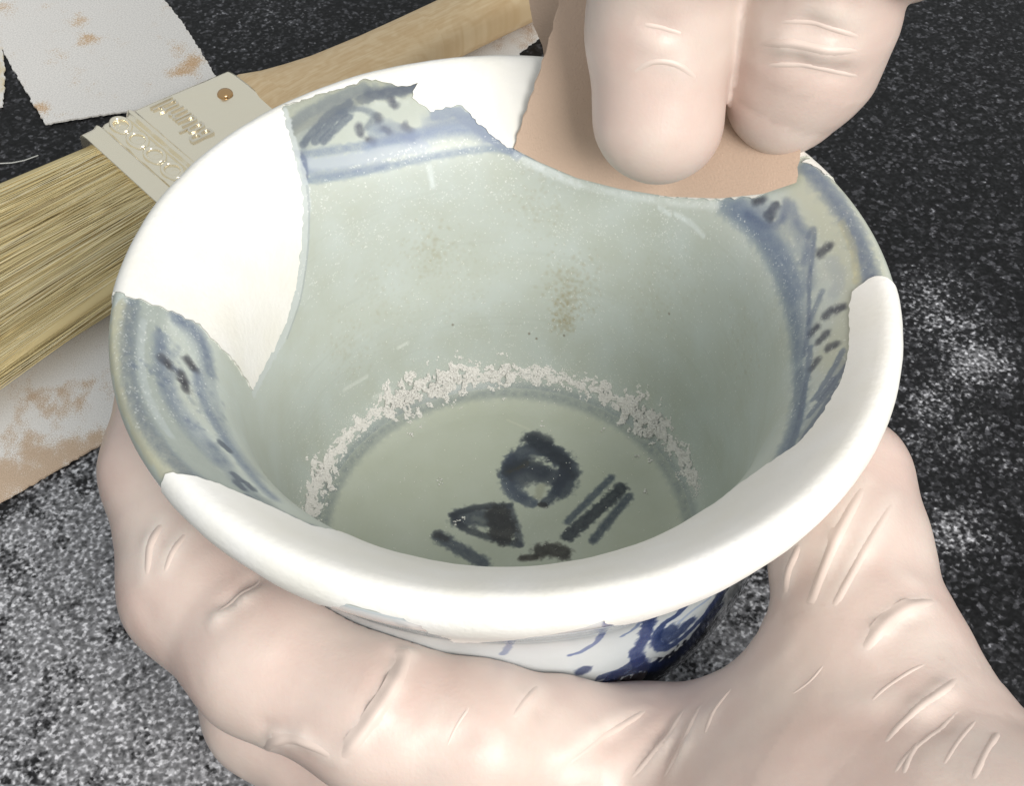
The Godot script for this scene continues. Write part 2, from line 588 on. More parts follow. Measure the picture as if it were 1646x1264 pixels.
func paint_wall(w: Paint) -> void:
	var wash := rgb(102, 114, 135)
	var grey := rgb(104, 112, 119)
	var dark := rgb(46, 50, 66)
	var cream := rgb(194, 190, 160)
	var pale := rgb(164, 173, 184)
	# upper left sherd
	var nr := 240.0
	w.stroke(flat([Vector2(227.1, 85.49), Vector2(235.3, 86.19), Vector2(244.1, 86.31), Vector2(252.9, 85.09)], nr), 6.5, rgb(150, 153, 138), 0.85, 0.6, 0.4)
	w.stroke(flat([Vector2(225.2, 82.02), Vector2(234.8, 81.28), Vector2(245.3, 80.64), Vector2(260.3, 78.13), Vector2(-91.9, 75.47)], nr), 8.0, rgb(170, 176, 166), 0.75, 0.7, 0.4)
	w.stroke(flat([Vector2(226.6, 84.85), Vector2(232.4, 85.63), Vector2(238.4, 85.98), Vector2(243.4, 86.17)], nr), 2.6, grey, 0.75, 0.6, 0.5)
	w.stroke(flat([Vector2(242.1, 84.77), Vector2(247.6, 84.55), Vector2(252.7, 84.44)], nr), 2.0, rgb(81, 89, 101), 0.8, 0.5, 0.4)
	w.stroke(flat([Vector2(226.4, 83.66), Vector2(228.5, 84.11), Vector2(231.9, 84.11), Vector2(236.7, 84.23), Vector2(241.2, 84.20)], nr), 1.6, rgb(136, 140, 130), 0.6, 0.6, 0.5)
	for a in [[Vector2(227.8, 81.88), Vector2(232.0, 83.19), Vector2(236.0, 84.23), Vector2(239.8, 84.76)], [Vector2(230.1, 81.47), Vector2(234.5, 82.88), Vector2(237.9, 83.68)], [Vector2(231.7, 80.94), Vector2(236.1, 82.20), Vector2(238.4, 82.74)]]:
		w.stroke(flat(a, nr), 1.5, rgb(75, 85, 101), 0.85, 0.5, 0.5)
	for a in [[Vector2(239.7, 80.94), Vector2(239.4, 79.93)], [Vector2(243.9, 81.61), Vector2(243.9, 81.03)], [Vector2(247.7, 83.36), Vector2(247.8, 82.57)], [Vector2(248.7, 79.15), Vector2(249.6, 78.14)], [Vector2(244.5, 79.54), Vector2(245.1, 79.04)], [Vector2(240.5, 78.69), Vector2(241.3, 78.11)]]:
		w.stroke(flat(a, nr), 2.0, dark, 0.8, 0.85, 0.5)
	w.stroke(flat([Vector2(243.7, 80.01), Vector2(247.2, 78.84), Vector2(249.6, 77.29)], nr), 3.0, wash, 0.6, 0.7, 0.4)
	w.stroke(flat([Vector2(226.6, 80.47), Vector2(233.2, 79.05), Vector2(241.2, 77.94), Vector2(249.5, 77.69), Vector2(257.7, 78.34), Vector2(263.0, 78.70)], nr), 2.2, rgb(104, 118, 143), 0.8, 0.8, 0.7)
	w.stroke(flat([Vector2(239.6, 77.55), Vector2(247.9, 77.19), Vector2(254.9, 77.52), Vector2(264.2, 77.43)], nr), 2.6, rgb(118, 134, 162), 0.7, 0.8, 0.7)
	w.stroke(flat([Vector2(225.3, 79.08), Vector2(232.1, 77.42), Vector2(240.3, 76.22), Vector2(251.6, 75.69)], nr), 2.6, pale, 0.85, 0.5, 0.3)
	w.stroke(flat([Vector2(223.8, 77.16), Vector2(230.6, 75.47), Vector2(239.3, 74.33), Vector2(248.1, 73.93), Vector2(256.8, 73.95), Vector2(-91.9, 74.07), Vector2(-83.5, 73.09)], nr), 1.9, rgb(104, 120, 144), 0.8, 0.8, 0.7)
	w.stroke(flat([Vector2(225.3, 81.15), Vector2(225.9, 80.09), Vector2(224.6, 77.60)], nr), 1.4, rgb(108, 116, 132), 0.8, 0.5, 0.3)
	w.stroke(flat([Vector2(255.5, 79.89), Vector2(260.0, 79.83), Vector2(-94.6, 76.46), Vector2(-87.7, 73.33)], nr), 2.4, rgb(122, 134, 155), 0.8, 0.5, 0.4)
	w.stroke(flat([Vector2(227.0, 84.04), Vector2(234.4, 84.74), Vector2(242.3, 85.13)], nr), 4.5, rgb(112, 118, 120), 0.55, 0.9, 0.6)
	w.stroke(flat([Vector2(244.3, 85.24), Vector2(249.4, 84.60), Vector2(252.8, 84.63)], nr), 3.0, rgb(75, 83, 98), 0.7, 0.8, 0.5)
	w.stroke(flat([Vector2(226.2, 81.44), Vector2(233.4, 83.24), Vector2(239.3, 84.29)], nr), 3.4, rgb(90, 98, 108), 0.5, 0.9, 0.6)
	w.stroke(flat([Vector2(237.1, 83.90), Vector2(240.8, 83.50), Vector2(243.3, 81.94), Vector2(241.2, 80.56)], nr), 1.6, rgb(88, 98, 111), 0.7, 0.8, 0.5)
	w.stroke(flat([Vector2(242.0, 79.49), Vector2(245.5, 78.01), Vector2(250.6, 76.95), Vector2(260.1, 77.02), Vector2(-93.3, 75.40)], nr), 3.2, rgb(95, 111, 141), 0.6, 0.9, 0.7)
	w.stroke(flat([Vector2(254.0, 79.13), Vector2(260.5, 79.05), Vector2(-91.9, 75.19)], nr), 3.4, rgb(106, 118, 139), 0.6, 0.9, 0.6)
	w.stroke(flat([Vector2(225.9, 80.09), Vector2(225.9, 77.63), Vector2(233.8, 75.52), Vector2(242.4, 74.42)], nr), 2.0, rgb(100, 114, 142), 0.6, 0.9, 0.7)
	# the pale seam beside the left fill
	w.stroke(flat([Vector2(227.6, 87.57), Vector2(225.2, 82.02), Vector2(223.0, 76.66), Vector2(219.2, 71.90), Vector2(214.3, 66.26), Vector2(208.6, 61.88), Vector2(201.1, 59.11), Vector2(189.2, 59.29), Vector2(180.5, 60.94)], 215.0), 2.2, rgb(196, 203, 203), 0.85, 0.4, 0.3)
	w.stroke(flat([Vector2(223.7, 76.37), Vector2(220.1, 71.55), Vector2(215.3, 65.78), Vector2(210.0, 61.19), Vector2(202.6, 58.25)], 215.0), 0.5, rgb(150, 158, 161), 0.7, 0.5, 0.4)
	# left sherd
	nr = 170.0
	w.stroke(flat([Vector2(173.7, 87.89), Vector2(166.1, 88.36), Vector2(156.1, 88.59), Vector2(145.1, 88.54), Vector2(137.6, 88.08)], nr), 4.0, cream, 0.9, 0.5, 0.3)
	w.stroke(flat([Vector2(176.9, 84.49), Vector2(167.0, 84.63), Vector2(155.9, 85.04), Vector2(146.1, 84.74), Vector2(137.2, 83.81), Vector2(129.8, 81.74)], nr), 7.5, rgb(146, 154, 148), 0.85, 0.6, 0.4)
	w.stroke(flat([Vector2(176.1, 86.48), Vector2(165.9, 87.06), Vector2(155.5, 87.76), Vector2(145.6, 87.65), Vector2(137.3, 86.76), Vector2(130.1, 83.71), Vector2(125.2, 79.92)], nr), 3.0, rgb(97, 107, 118), 0.85, 0.8, 0.75)
	w.stroke(flat([Vector2(172.4, 84.90), Vector2(163.8, 85.54), Vector2(155.7, 85.92), Vector2(147.5, 85.51)], nr), 1.6, rgb(176, 184, 184), 0.8, 0.6, 0.6)
	w.stroke(flat([Vector2(176.9, 80.37), Vector2(176.5, 77.69), Vector2(173.6, 75.68), Vector2(168.0, 74.68)], nr), 3.6, rgb(86, 98, 123), 0.75, 0.9, 0.7)
	w.stroke(flat([Vector2(170.6, 82.23), Vector2(162.7, 82.23), Vector2(155.5, 82.06), Vector2(148.5, 80.55), Vector2(142.4, 79.85)], nr), 4.0, wash, 0.65, 0.9, 0.8)
	w.stroke(flat([Vector2(165.8, 77.19), Vector2(157.9, 77.25), Vector2(151.7, 76.73), Vector2(142.5, 76.62), Vector2(132.1, 77.54)], nr), 3.2, rgb(88, 101, 127), 0.75, 0.9, 0.7)
	for a in [[Vector2(165.7, 82.44), Vector2(164.7, 81.64)], [Vector2(168.0, 78.50), Vector2(166.7, 77.70)], [Vector2(163.7, 79.92), Vector2(161.9, 79.78)], [Vector2(161.4, 79.68), Vector2(160.2, 79.70)]]:
		w.stroke(flat(a, nr), 2.4, rgb(44, 44, 52), 0.9, 0.8, 0.45)
	for a in [[Vector2(147.3, 77.76), Vector2(145.8, 77.38)], [Vector2(138.3, 80.26), Vector2(136.9, 80.26)], [Vector2(135.9, 79.62), Vector2(134.5, 79.72)], [Vector2(135.8, 81.18), Vector2(134.5, 81.27)], [Vector2(128.6, 80.95), Vector2(127.0, 80.51)]]:
		w.stroke(flat(a, nr), 1.8, rgb(50, 58, 76), 0.85, 0.6, 0.4)
	w.stroke(flat([Vector2(132.1, 82.18), Vector2(127.5, 81.44), Vector2(122.5, 78.85)], nr), 2.0, rgb(72, 83, 101), 0.7, 0.6, 0.4)
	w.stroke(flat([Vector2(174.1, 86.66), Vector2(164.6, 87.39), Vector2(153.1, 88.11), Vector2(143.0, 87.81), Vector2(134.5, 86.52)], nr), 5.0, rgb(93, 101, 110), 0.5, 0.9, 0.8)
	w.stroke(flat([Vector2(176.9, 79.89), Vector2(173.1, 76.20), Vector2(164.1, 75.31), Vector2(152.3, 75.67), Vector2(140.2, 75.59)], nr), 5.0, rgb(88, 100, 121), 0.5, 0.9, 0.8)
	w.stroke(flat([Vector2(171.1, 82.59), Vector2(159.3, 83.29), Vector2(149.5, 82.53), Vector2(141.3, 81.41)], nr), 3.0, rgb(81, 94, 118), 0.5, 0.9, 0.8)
	w.stroke(flat([Vector2(145.6, 79.81), Vector2(135.5, 80.77), Vector2(127.0, 80.72), Vector2(121.5, 78.54)], nr), 4.0, rgb(82, 94, 112), 0.55, 0.9, 0.7)
	for i in 60:
		var c: Vector2 = flat([Vector2(163.6, 80.58), Vector2(158.7, 78.55), Vector2(151.0, 78.18), Vector2(169.5, 80.61), Vector2(161.8, 83.93)], nr)[i % 5]
		w.stroke([c + Vector2(rng.randfn(0.0, 2.2), rng.randfn(0.0, 2.0))], rng.randf_range(0.8, 2.0), rgb(77, 89, 114), 0.3, 0.9, 0.6)
	# right sherd
	nr = 0.0
	w.stroke(flat([Vector2(-30.0, 86.47), Vector2(-20.2, 85.79), Vector2(-9.3, 85.56), Vector2(0.7, 85.27), Vector2(10.8, 81.18)], nr), 10.0, rgb(184, 186, 166), 0.7, 0.6, 0.3)
	w.stroke(flat([Vector2(-23.7, 87.13), Vector2(-14.0, 87.09), Vector2(-2.1, 87.40)], nr), 2.2, rgb(190, 194, 176), 0.8, 0.5, 0.4)
	w.stroke(flat([Vector2(-29.3, 87.23), Vector2(-19.6, 87.02), Vector2(-10.5, 86.67), Vector2(-1.6, 86.32)], nr), 3.6, rgb(104, 118, 137), 0.85, 0.8, 0.6)
	w.stroke(flat([Vector2(-15.2, 85.84), Vector2(-8.0, 85.37), Vector2(-2.7, 84.56)], nr), 1.6, rgb(196, 190, 150), 0.7, 0.6, 0.4)
	w.stroke(flat([Vector2(-37.2, 75.68), Vector2(-28.4, 75.94), Vector2(-18.1, 75.18), Vector2(-7.2, 74.35), Vector2(4.5, 74.04), Vector2(15.6, 75.05), Vector2(28.5, 77.30), Vector2(33.6, 77.89)], nr), 4.6, rgb(100, 116, 137), 0.8, 0.9, 0.6)
	w.stroke(flat([Vector2(-34.3, 77.20), Vector2(-25.6, 76.99), Vector2(-16.7, 76.71), Vector2(-8.4, 76.12)], nr), 4.4, rgb(104, 120, 143), 0.7, 0.9, 0.6)
	w.stroke(flat([Vector2(-31.8, 76.78), Vector2(-26.9, 77.45), Vector2(-24.6, 79.58), Vector2(-26.9, 81.75)], nr), 2.2, rgb(72, 85, 115), 0.6, 0.9, 0.6)
	w.stroke(flat([Vector2(-25.4, 82.08), Vector2(-21.3, 81.08), Vector2(-16.9, 81.09), Vector2(-13.5, 78.97)], nr), 2.4, rgb(93, 107, 132), 0.6, 0.9, 0.6)
	w.stroke(flat([Vector2(-17.6, 81.18), Vector2(-17.6, 82.26), Vector2(-9.0, 78.46), Vector2(0.5, 76.45)], nr), 1.3, rgb(79, 92, 118), 0.7, 0.9, 0.6)
	w.stroke(flat([Vector2(-9.5, 82.32), Vector2(-4.8, 82.32), Vector2(-2.8, 81.17)], nr), 3.0, rgb(160, 168, 171), 0.6, 0.7, 0.4)
	for a in [[Vector2(-32.1, 78.96), Vector2(-31.2, 79.67)], [Vector2(-28.1, 78.72), Vector2(-26.9, 78.79)], [Vector2(-28.1, 79.75), Vector2(-28.1, 80.48)], [Vector2(-12.7, 81.26), Vector2(-12.7, 82.92)], [Vector2(1.3, 79.22), Vector2(0.8, 80.06)], [Vector2(1.3, 80.97), Vector2(1.5, 81.89)], [Vector2(3.3, 76.62), Vector2(2.7, 77.69)], [Vector2(6.4, 77.90), Vector2(5.6, 79.11)], [Vector2(9.4, 79.27), Vector2(9.4, 80.40)], [Vector2(12.5, 76.85), Vector2(11.2, 77.57)]]:
		w.stroke(flat(a, nr), 2.1, rgb(45, 50, 62), 0.85, 0.8, 0.45)
	for a in [[Vector2(11.8, 81.41), Vector2(16.1, 80.11), Vector2(21.2, 78.48)], [Vector2(15.8, 82.28), Vector2(20.7, 80.49), Vector2(25.7, 78.83)], [Vector2(17.9, 80.74), Vector2(21.7, 79.36)], [Vector2(19.9, 81.70), Vector2(29.7, 80.11), Vector2(38.4, 80.25)], [Vector2(6.9, 76.26), Vector2(19.9, 76.42), Vector2(34.0, 78.87)]]:
		w.stroke(flat(a, nr), 1.5, rgb(84, 98, 121), 0.75, 0.6, 0.4)
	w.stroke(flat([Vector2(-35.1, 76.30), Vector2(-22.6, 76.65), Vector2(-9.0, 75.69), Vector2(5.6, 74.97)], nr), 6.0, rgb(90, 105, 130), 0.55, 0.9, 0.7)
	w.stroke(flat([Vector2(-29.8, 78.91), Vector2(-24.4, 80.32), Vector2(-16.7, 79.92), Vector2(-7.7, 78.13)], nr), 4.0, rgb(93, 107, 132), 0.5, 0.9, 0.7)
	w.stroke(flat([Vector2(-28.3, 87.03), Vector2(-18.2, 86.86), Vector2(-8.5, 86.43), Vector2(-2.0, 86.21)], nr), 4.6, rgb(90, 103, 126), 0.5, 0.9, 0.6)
	w.stroke(flat([Vector2(11.9, 74.64), Vector2(23.0, 76.30), Vector2(34.0, 78.06), Vector2(40.8, 79.27)], nr), 3.6, rgb(82, 96, 116), 0.6, 0.9, 0.6)
	w.stroke(flat([Vector2(-4.5, 79.50), Vector2(0.7, 76.64), Vector2(7.7, 75.40)], nr), 1.6, rgb(75, 89, 115), 0.6, 0.8, 0.5)
	w.stroke(flat([Vector2(14.6, 81.43), Vector2(22.2, 80.32), Vector2(31.1, 79.66)], nr), 4.0, rgb(99, 109, 122), 0.5, 0.9, 0.6)
	# rubbed pale dust below the paper, brown stains on the back wall
	for a in [[Vector2(-87.7, 73.14), Vector2(-77.3, 70.29), Vector2(-65.0, 69.74), Vector2(-49.5, 71.94), Vector2(-39.3, 75.02)], [Vector2(-84.8, 72.06), Vector2(-72.7, 69.50)]]:
		w.stroke(flat(a, 280.0), 2.6, rgb(224, 230, 230), 0.7, 0.9, 0.9)
	for a in [[Vector2(-47.8, 70.41), Vector2(-43.2, 70.42), Vector2(-39.0, 69.91)], [Vector2(-52.1, 70.13), Vector2(-49.3, 69.91)], [Vector2(252.1, 72.38), Vector2(252.3, 69.34)]]:
		w.stroke(flat(a, 280.0), 1.6, rgb(226, 234, 236), 0.7, 0.9, 0.8)
	for q in [[Vector2(-72.9, 50.75), 2.6, 260, 0.16], [Vector2(-73.3, 46.89), 1.5, 130, 0.18], [Vector2(-73.5, 42.99), 1.2, 120, 0.2], [Vector2(249.7, 57.95), 2.2, 110, 0.14], [Vector2(-83.0, 65.06), 2.6, 110, 0.1], [Vector2(257.6, 52.60), 4.0, 150, 0.08], [Vector2(-47.2, 56.24), 4.0, 140, 0.08], [Vector2(236.5, 53.15), 4.0, 140, 0.08], [Vector2(-13.3, 61.85), 4.0, 160, 0.08], [Vector2(222.1, 46.75), 3.0, 120, 0.1]]:
		var c: Vector2 = flat([q[0]], 280.0)[0]
		for i in int(q[2]):
			w.stroke([c + Vector2(rng.randfn(0.0, q[1]), rng.randfn(0.0, q[1] * 1.2))], rng.randf_range(0.5, 1.3), rgb(146, 130, 92), q[3], 0.95, 0.5)
	for q in [Vector2(254.4, 42.45), Vector2(-83.6, 39.70), Vector2(-73.4, 40.38), Vector2(-81.4, 38.81), Vector2(-43.1, 53.49)]:
		w.stroke(flat([q], 280.0), 0.7, rgb(96, 84, 70), 0.7, 0.8, 0.3)
	# fine turning lines and rubbed patches of dust
	for i in 150:
		var d0 := rng.randf_range(170.0, 370.0)
		var s0 := rng.randf_range(36.0, 76.0)
		w.stroke([Vector2(d0 * DEG_MM, s0), Vector2((d0 + rng.randf_range(6.0, 22.0)) * DEG_MM, s0 + rng.randf_range(-0.8, 0.8))], rng.randf_range(0.4, 1.1), rgb(206, 212, 208) if i % 3 else rgb(160, 166, 158), 0.16, 0.95, 0.9)
	for i in 46:
		var c := Vector2(rng.randf_range(195.0, 350.0) * DEG_MM, rng.randf_range(60.0, 75.0))
		for k in 26:
			speck(w, c + Vector2(rng.randfn(0.0, 1.6), rng.randfn(0.0, 1.2)), 1, 0.7)
	for a in [[Vector2(217.5, 39.63), Vector2(222.8, 39.09), Vector2(226.2, 38.92)], [Vector2(237.6, 41.20), Vector2(240.6, 41.42)], [Vector2(226.4, 34.39), Vector2(233.0, 33.76)]]:
		w.stroke(flat(a, 230.0), 1.2, rgb(214, 218, 212), 0.8, 0.7, 0.8)
	# specks of sanding dust stuck to the wall
	for i in 6500:
		var deg := rng.randf_range(150.0, 395.0)
		var back := clampf(1.0 - absf(deg - 290.0) / 110.0, 0.05, 1.0)
		if rng.randf() > back:
			continue
		var q := Vector2(deg * DEG_MM, lerpf(76.0, 32.0, pow(rng.randf(), 1.5)))
		speck(w, q, 1, 0.85)
	for i in 900:
		speck(w, Vector2(rng.randf_range(150.0, 200.0) * DEG_MM, rng.randf_range(76.0, 89.0)), 1, 0.6)
		speck(w, Vector2(rng.randf_range(-20.0, 25.0) * DEG_MM, rng.randf_range(70.0, 90.0)), 1, 0.5)


func speck(w: Paint, q: Vector2, size: int, k: float) -> void:
	var x := int((q.x - w.x0) * w.kx)
	var y := int((q.y - w.y0) * w.ky)
	var pow_ := k * rng.randf_range(0.3, 1.0)
	var n := 1 + (rng.randi() % 3) * size
	for i in n:
		w.mix(x, y, rgb(226, 228, 224), pow_)
		x += rng.randi_range(-1, 1)
		y += rng.randi_range(-1, 1)


func floor_points(pts: Array) -> Array:
	var out := []
	for p: Vector3 in pts:
		out.append(Vector2(p.x, p.z))
	return out


func paint_floor(w: Paint) -> void:
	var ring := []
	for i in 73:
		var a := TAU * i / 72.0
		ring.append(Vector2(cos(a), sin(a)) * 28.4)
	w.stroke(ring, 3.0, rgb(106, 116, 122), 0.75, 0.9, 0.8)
	var ink := rgb(34, 40, 52)
	var blue := rgb(74, 84, 104)
	# the round flower
	w.stroke(floor_points([Vector3(0.79, 19.06, -14.82), Vector3(-0.22, 19.05, -11.32), Vector3(1.19, 19.03, -7.52), Vector3(4.15, 19.03, -5.89)]), 3.0, rgb(66, 76, 94), 0.95, 0.6, 0.35)
	w.stroke(floor_points([Vector3(1.19, 19.06, -13.90), Vector3(3.84, 19.07, -16.92), Vector3(7.50, 19.07, -16.13), Vector3(10.05, 19.07, -12.60), Vector3(8.75, 19.05, -8.39)]), 4.6, rgb(46, 54, 70), 0.95, 0.55, 0.3)
	w.stroke(floor_points([Vector3(9.12, 19.06, -11.32), Vector3(7.54, 19.04, -7.51), Vector3(6.13, 19.04, -5.89)]), 2.4, rgb(48, 56, 72), 0.95, 0.6, 0.35)
	w.stroke(floor_points([Vector3(3.66, 19.08, -19.32), Vector3(4.89, 19.08, -19.59), Vector3(6.72, 19.08, -18.52)]), 3.4, ink, 0.9, 0.7, 0.5)
	w.stroke(floor_points([Vector3(4.27, 19.08, -18.79), Vector3(6.69, 19.07, -16.66), Vector3(9.19, 19.07, -14.29)]), 4.2, ink, 0.92, 0.7, 0.35)
	w.stroke(floor_points([Vector3(0.38, 19.05, -12.22), Vector3(3.21, 19.06, -13.52), Vector3(5.82, 19.06, -12.22)]), 4.6, ink, 0.92, 0.7, 0.35)
	w.stroke(floor_points([Vector3(9.46, 19.07, -12.99), Vector3(10.43, 19.06, -11.44)]), 2.8, rgb(36, 42, 54), 0.8, 0.8, 0.5)
	w.stroke(floor_points([Vector3(0.18, 19.05, -11.96), Vector3(1.59, 19.05, -12.61), Vector3(3.21, 19.06, -13.91)]), 1.8, rgb(64, 54, 36), 0.6, 0.9, 0.8)
	w.stroke(floor_points([Vector3(3.83, 19.07, -15.61), Vector3(5.25, 19.07, -15.08)]), 1.2, rgb(120, 126, 124), 0.7, 0.9, 0.5)
	w.stroke(floor_points([Vector3(7.45, 19.06, -13.51), Vector3(8.05, 19.06, -13.25)]), 1.4, rgb(110, 118, 124), 0.7, 0.9, 0.5)
	w.stroke(floor_points([Vector3(1.79, 19.05, -10.94), Vector3(4.81, 19.05, -11.71), Vector3(8.41, 19.06, -10.93)]), 5.2, rgb(44, 51, 66), 0.92, 0.6, 0.35)
	w.stroke(floor_points([Vector3(1.19, 19.04, -9.15), Vector3(2.58, 19.03, -7.14)]), 3.0, rgb(64, 73, 90), 0.85, 0.7, 0.4)
	w.stroke(floor_points([Vector3(5.58, 19.04, -9.15), Vector3(4.96, 19.04, -7.14)]), 2.0, rgb(166, 168, 150), 0.95, 0.7, 0.1)
	w.stroke(floor_points([Vector3(5.33, 19.03, -5.52), Vector3(6.12, 19.03, -5.39)]), 1.5, rgb(40, 40, 44), 0.9, 0.7, 0.3)
	# the leaf
	w.stroke(floor_points([Vector3(-7.04, 19.03, -2.67), Vector3(-4.30, 19.02, -2.92), Vector3(-0.87, 19.01, -2.20)]), 5.0, rgb(48, 55, 68), 0.93, 0.6, 0.35)
	w.stroke(floor_points([Vector3(-8.34, 19.04, -3.52), Vector3(-4.82, 19.03, -4.89), Vector3(0.40, 19.02, -5.27)]), 1.9, ink, 0.9, 0.7, 0.4)
	w.stroke(floor_points([Vector3(-8.42, 19.04, -3.15), Vector3(-6.41, 19.03, -0.72), Vector3(-1.82, 19.01, 1.19), Vector3(1.96, 19.01, 2.26)]), 2.0, ink, 0.88, 0.7, 0.4)
	w.stroke(floor_points([Vector3(0.40, 19.02, -4.90), Vector3(1.38, 19.01, -1.35), Vector3(2.05, 19.01, 2.14)]), 2.0, rgb(62, 68, 80), 0.88, 0.7, 0.4)
	w.stroke(floor_points([Vector3(-1.36, 19.02, -3.42), Vector3(-0.77, 19.01, -1.71), Vector3(-0.56, 19.00, 0.22)]), 5.4, rgb(36, 36, 40), 0.95, 0.5, 0.3)
	w.stroke(floor_points([Vector3(-5.09, 19.02, -2.92), Vector3(-3.70, 19.02, -2.19)]), 1.8, rgb(122, 128, 124), 0.7, 0.9, 0.4)
	# long stroke at the left, three strokes at the right, dark end at the front
	w.stroke(floor_points([Vector3(-10.45, 19.04, 0.86), Vector3(-7.68, 19.03, 2.88), Vector3(-3.59, 19.03, 5.81)]), 3.1, rgb(58, 66, 80), 0.95, 0.6, 0.35)
	w.stroke(floor_points([Vector3(-10.75, 19.04, 0.50), Vector3(-9.47, 19.04, 1.22)]), 2.2, rgb(40, 40, 46), 0.85, 0.8, 0.4)
	w.stroke(floor_points([Vector3(16.83, 19.08, -10.92), Vector3(12.96, 19.06, -6.25), Vector3(9.60, 19.04, -2.18)]), 1.9, rgb(56, 67, 84), 0.9, 0.7, 0.4)
	w.stroke(floor_points([Vector3(18.33, 19.08, -8.75), Vector3(13.86, 19.06, -3.77), Vector3(9.52, 19.04, 0.72)]), 2.9, ink, 0.95, 0.5, 0.3)
	w.stroke(floor_points([Vector3(19.44, 19.09, -7.11), Vector3(16.26, 19.07, -2.53), Vector3(13.47, 19.06, 1.45)]), 2.2, rgb(48, 58, 74), 0.92, 0.7, 0.4)
	w.stroke(floor_points([Vector3(5.22, 19.03, 3.57), Vector3(7.15, 19.03, 3.34), Vector3(8.87, 19.04, 3.93)]), 3.6, rgb(36, 34, 34), 0.95, 0.6, 0.3)
	w.stroke(floor_points([Vector3(2.33, 19.02, 4.87), Vector3(4.63, 19.03, 4.75)]), 1.6, rgb(44, 40, 38), 0.95, 0.7, 0.3)
	w.stroke(floor_points([Vector3(0.05, 19.10, -23.25), Vector3(3.67, 19.09, -21.21)]), 0.6, rgb(206, 206, 190), 0.6, 0.6, 0.6)
	for i in 260:
		speck(w, Vector2(rng.randf_range(-26, 26), rng.randf_range(-26, 26)), 1, 0.6)
	for i in 160:
		speck(w, Vector2(rng.randf_range(-2, 8), rng.randf_range(-9, 3)), 0, 0.5)


func paint_outside(w: Paint) -> void:
	var ink := rgb(38, 52, 92)
	var nr := 60.0
	# dark ground round the foot with a ragged upper edge
	var low := []
	var top: float = (Vector2(67.0, 127.94)).y
	for i in 121:
		low.append(Vector2(i * 3.0 * DEG_MM, top + 14.0 + 0.7 * sin(i * 1.9) + 0.5 * sin(i * 0.7)))
	w.stroke(low, 28.0, rgb(20, 23, 36), 0.98, 0.12, 0.06)
	for k in 18:
		var d0 := 20.0 * k + 4.0
		w.stroke([Vector2(d0 * DEG_MM, top - 2.6), Vector2((d0 + 4) * DEG_MM, top - 1.4), Vector2((d0 + 7) * DEG_MM, top + 1.5)], 3.0, ink, 0.9, 0.4, 0.3)
	w.stroke(flat([Vector2(44.9, 118.85), Vector2(47.2, 126.24), Vector2(51.6, 130.71), Vector2(57.7, 131.75)], nr), 5.0, rgb(28, 36, 62), 0.92, 0.5, 0.2)
	# the big scroll at the right and the thin strokes in front of it
	w.stroke(flat([Vector2(63.5, 92.65), Vector2(68.0, 93.68), Vector2(64.1, 116.46), Vector2(65.1, 122.41), Vector2(62.2, 128.11)], nr), 2.8, rgb(36, 52, 104), 0.95, 0.5, 0.3)
	w.stroke(flat([Vector2(62.2, 128.11), Vector2(55.3, 131.75), Vector2(50.1, 130.06), Vector2(44.6, 125.82)], nr), 3.2, rgb(32, 46, 90), 0.95, 0.5, 0.3)
	w.stroke(flat([Vector2(61.9, 94.35), Vector2(57.4, 113.43), Vector2(60.8, 116.82), Vector2(60.7, 121.88), Vector2(57.1, 125.68), Vector2(52.7, 125.03), Vector2(47.8, 122.39), Vector2(45.7, 119.94)], nr), 2.4, rgb(40, 56, 104), 0.95, 0.5, 0.3)
	w.stroke(flat([Vector2(59.0, 120.00), Vector2(56.4, 122.98), Vector2(53.7, 121.72)], nr), 4.4, ink, 0.95, 0.5, 0.3)
	w.stroke(flat([Vector2(56.4, 119.14), Vector2(53.6, 117.73), Vector2(49.7, 117.66)], nr), 1.2, rgb(150, 168, 200), 0.8, 0.5, 0.3)
	w.stroke(flat([Vector2(77.1, 92.67), Vector2(73.8, 110.94), Vector2(75.5, 115.67), Vector2(78.3, 116.92)], nr), 1.2, rgb(78, 98, 150), 0.85, 0.5, 0.3)
	w.stroke(flat([Vector2(71.8, 91.71), Vector2(67.1, 110.49), Vector2(69.2, 114.62)], nr), 1.0, rgb(96, 116, 160), 0.8, 0.5, 0.3)
	w.stroke(flat([Vector2(88.3, 101.59), Vector2(89.3, 111.27), Vector2(90.3, 114.60)], nr), 1.2, rgb(96, 116, 160), 0.75, 0.6, 0.3)
	w.stroke(flat([Vector2(75.6, 123.00), Vector2(75.0, 122.32)], nr), 2.6, ink, 0.9, 0.5, 0.3)
	w.stroke(flat([Vector2(71.1, 126.24), Vector2(67.1, 127.09), Vector2(63.5, 128.42)], nr), 2.4, ink, 0.9, 0.4, 0.3)


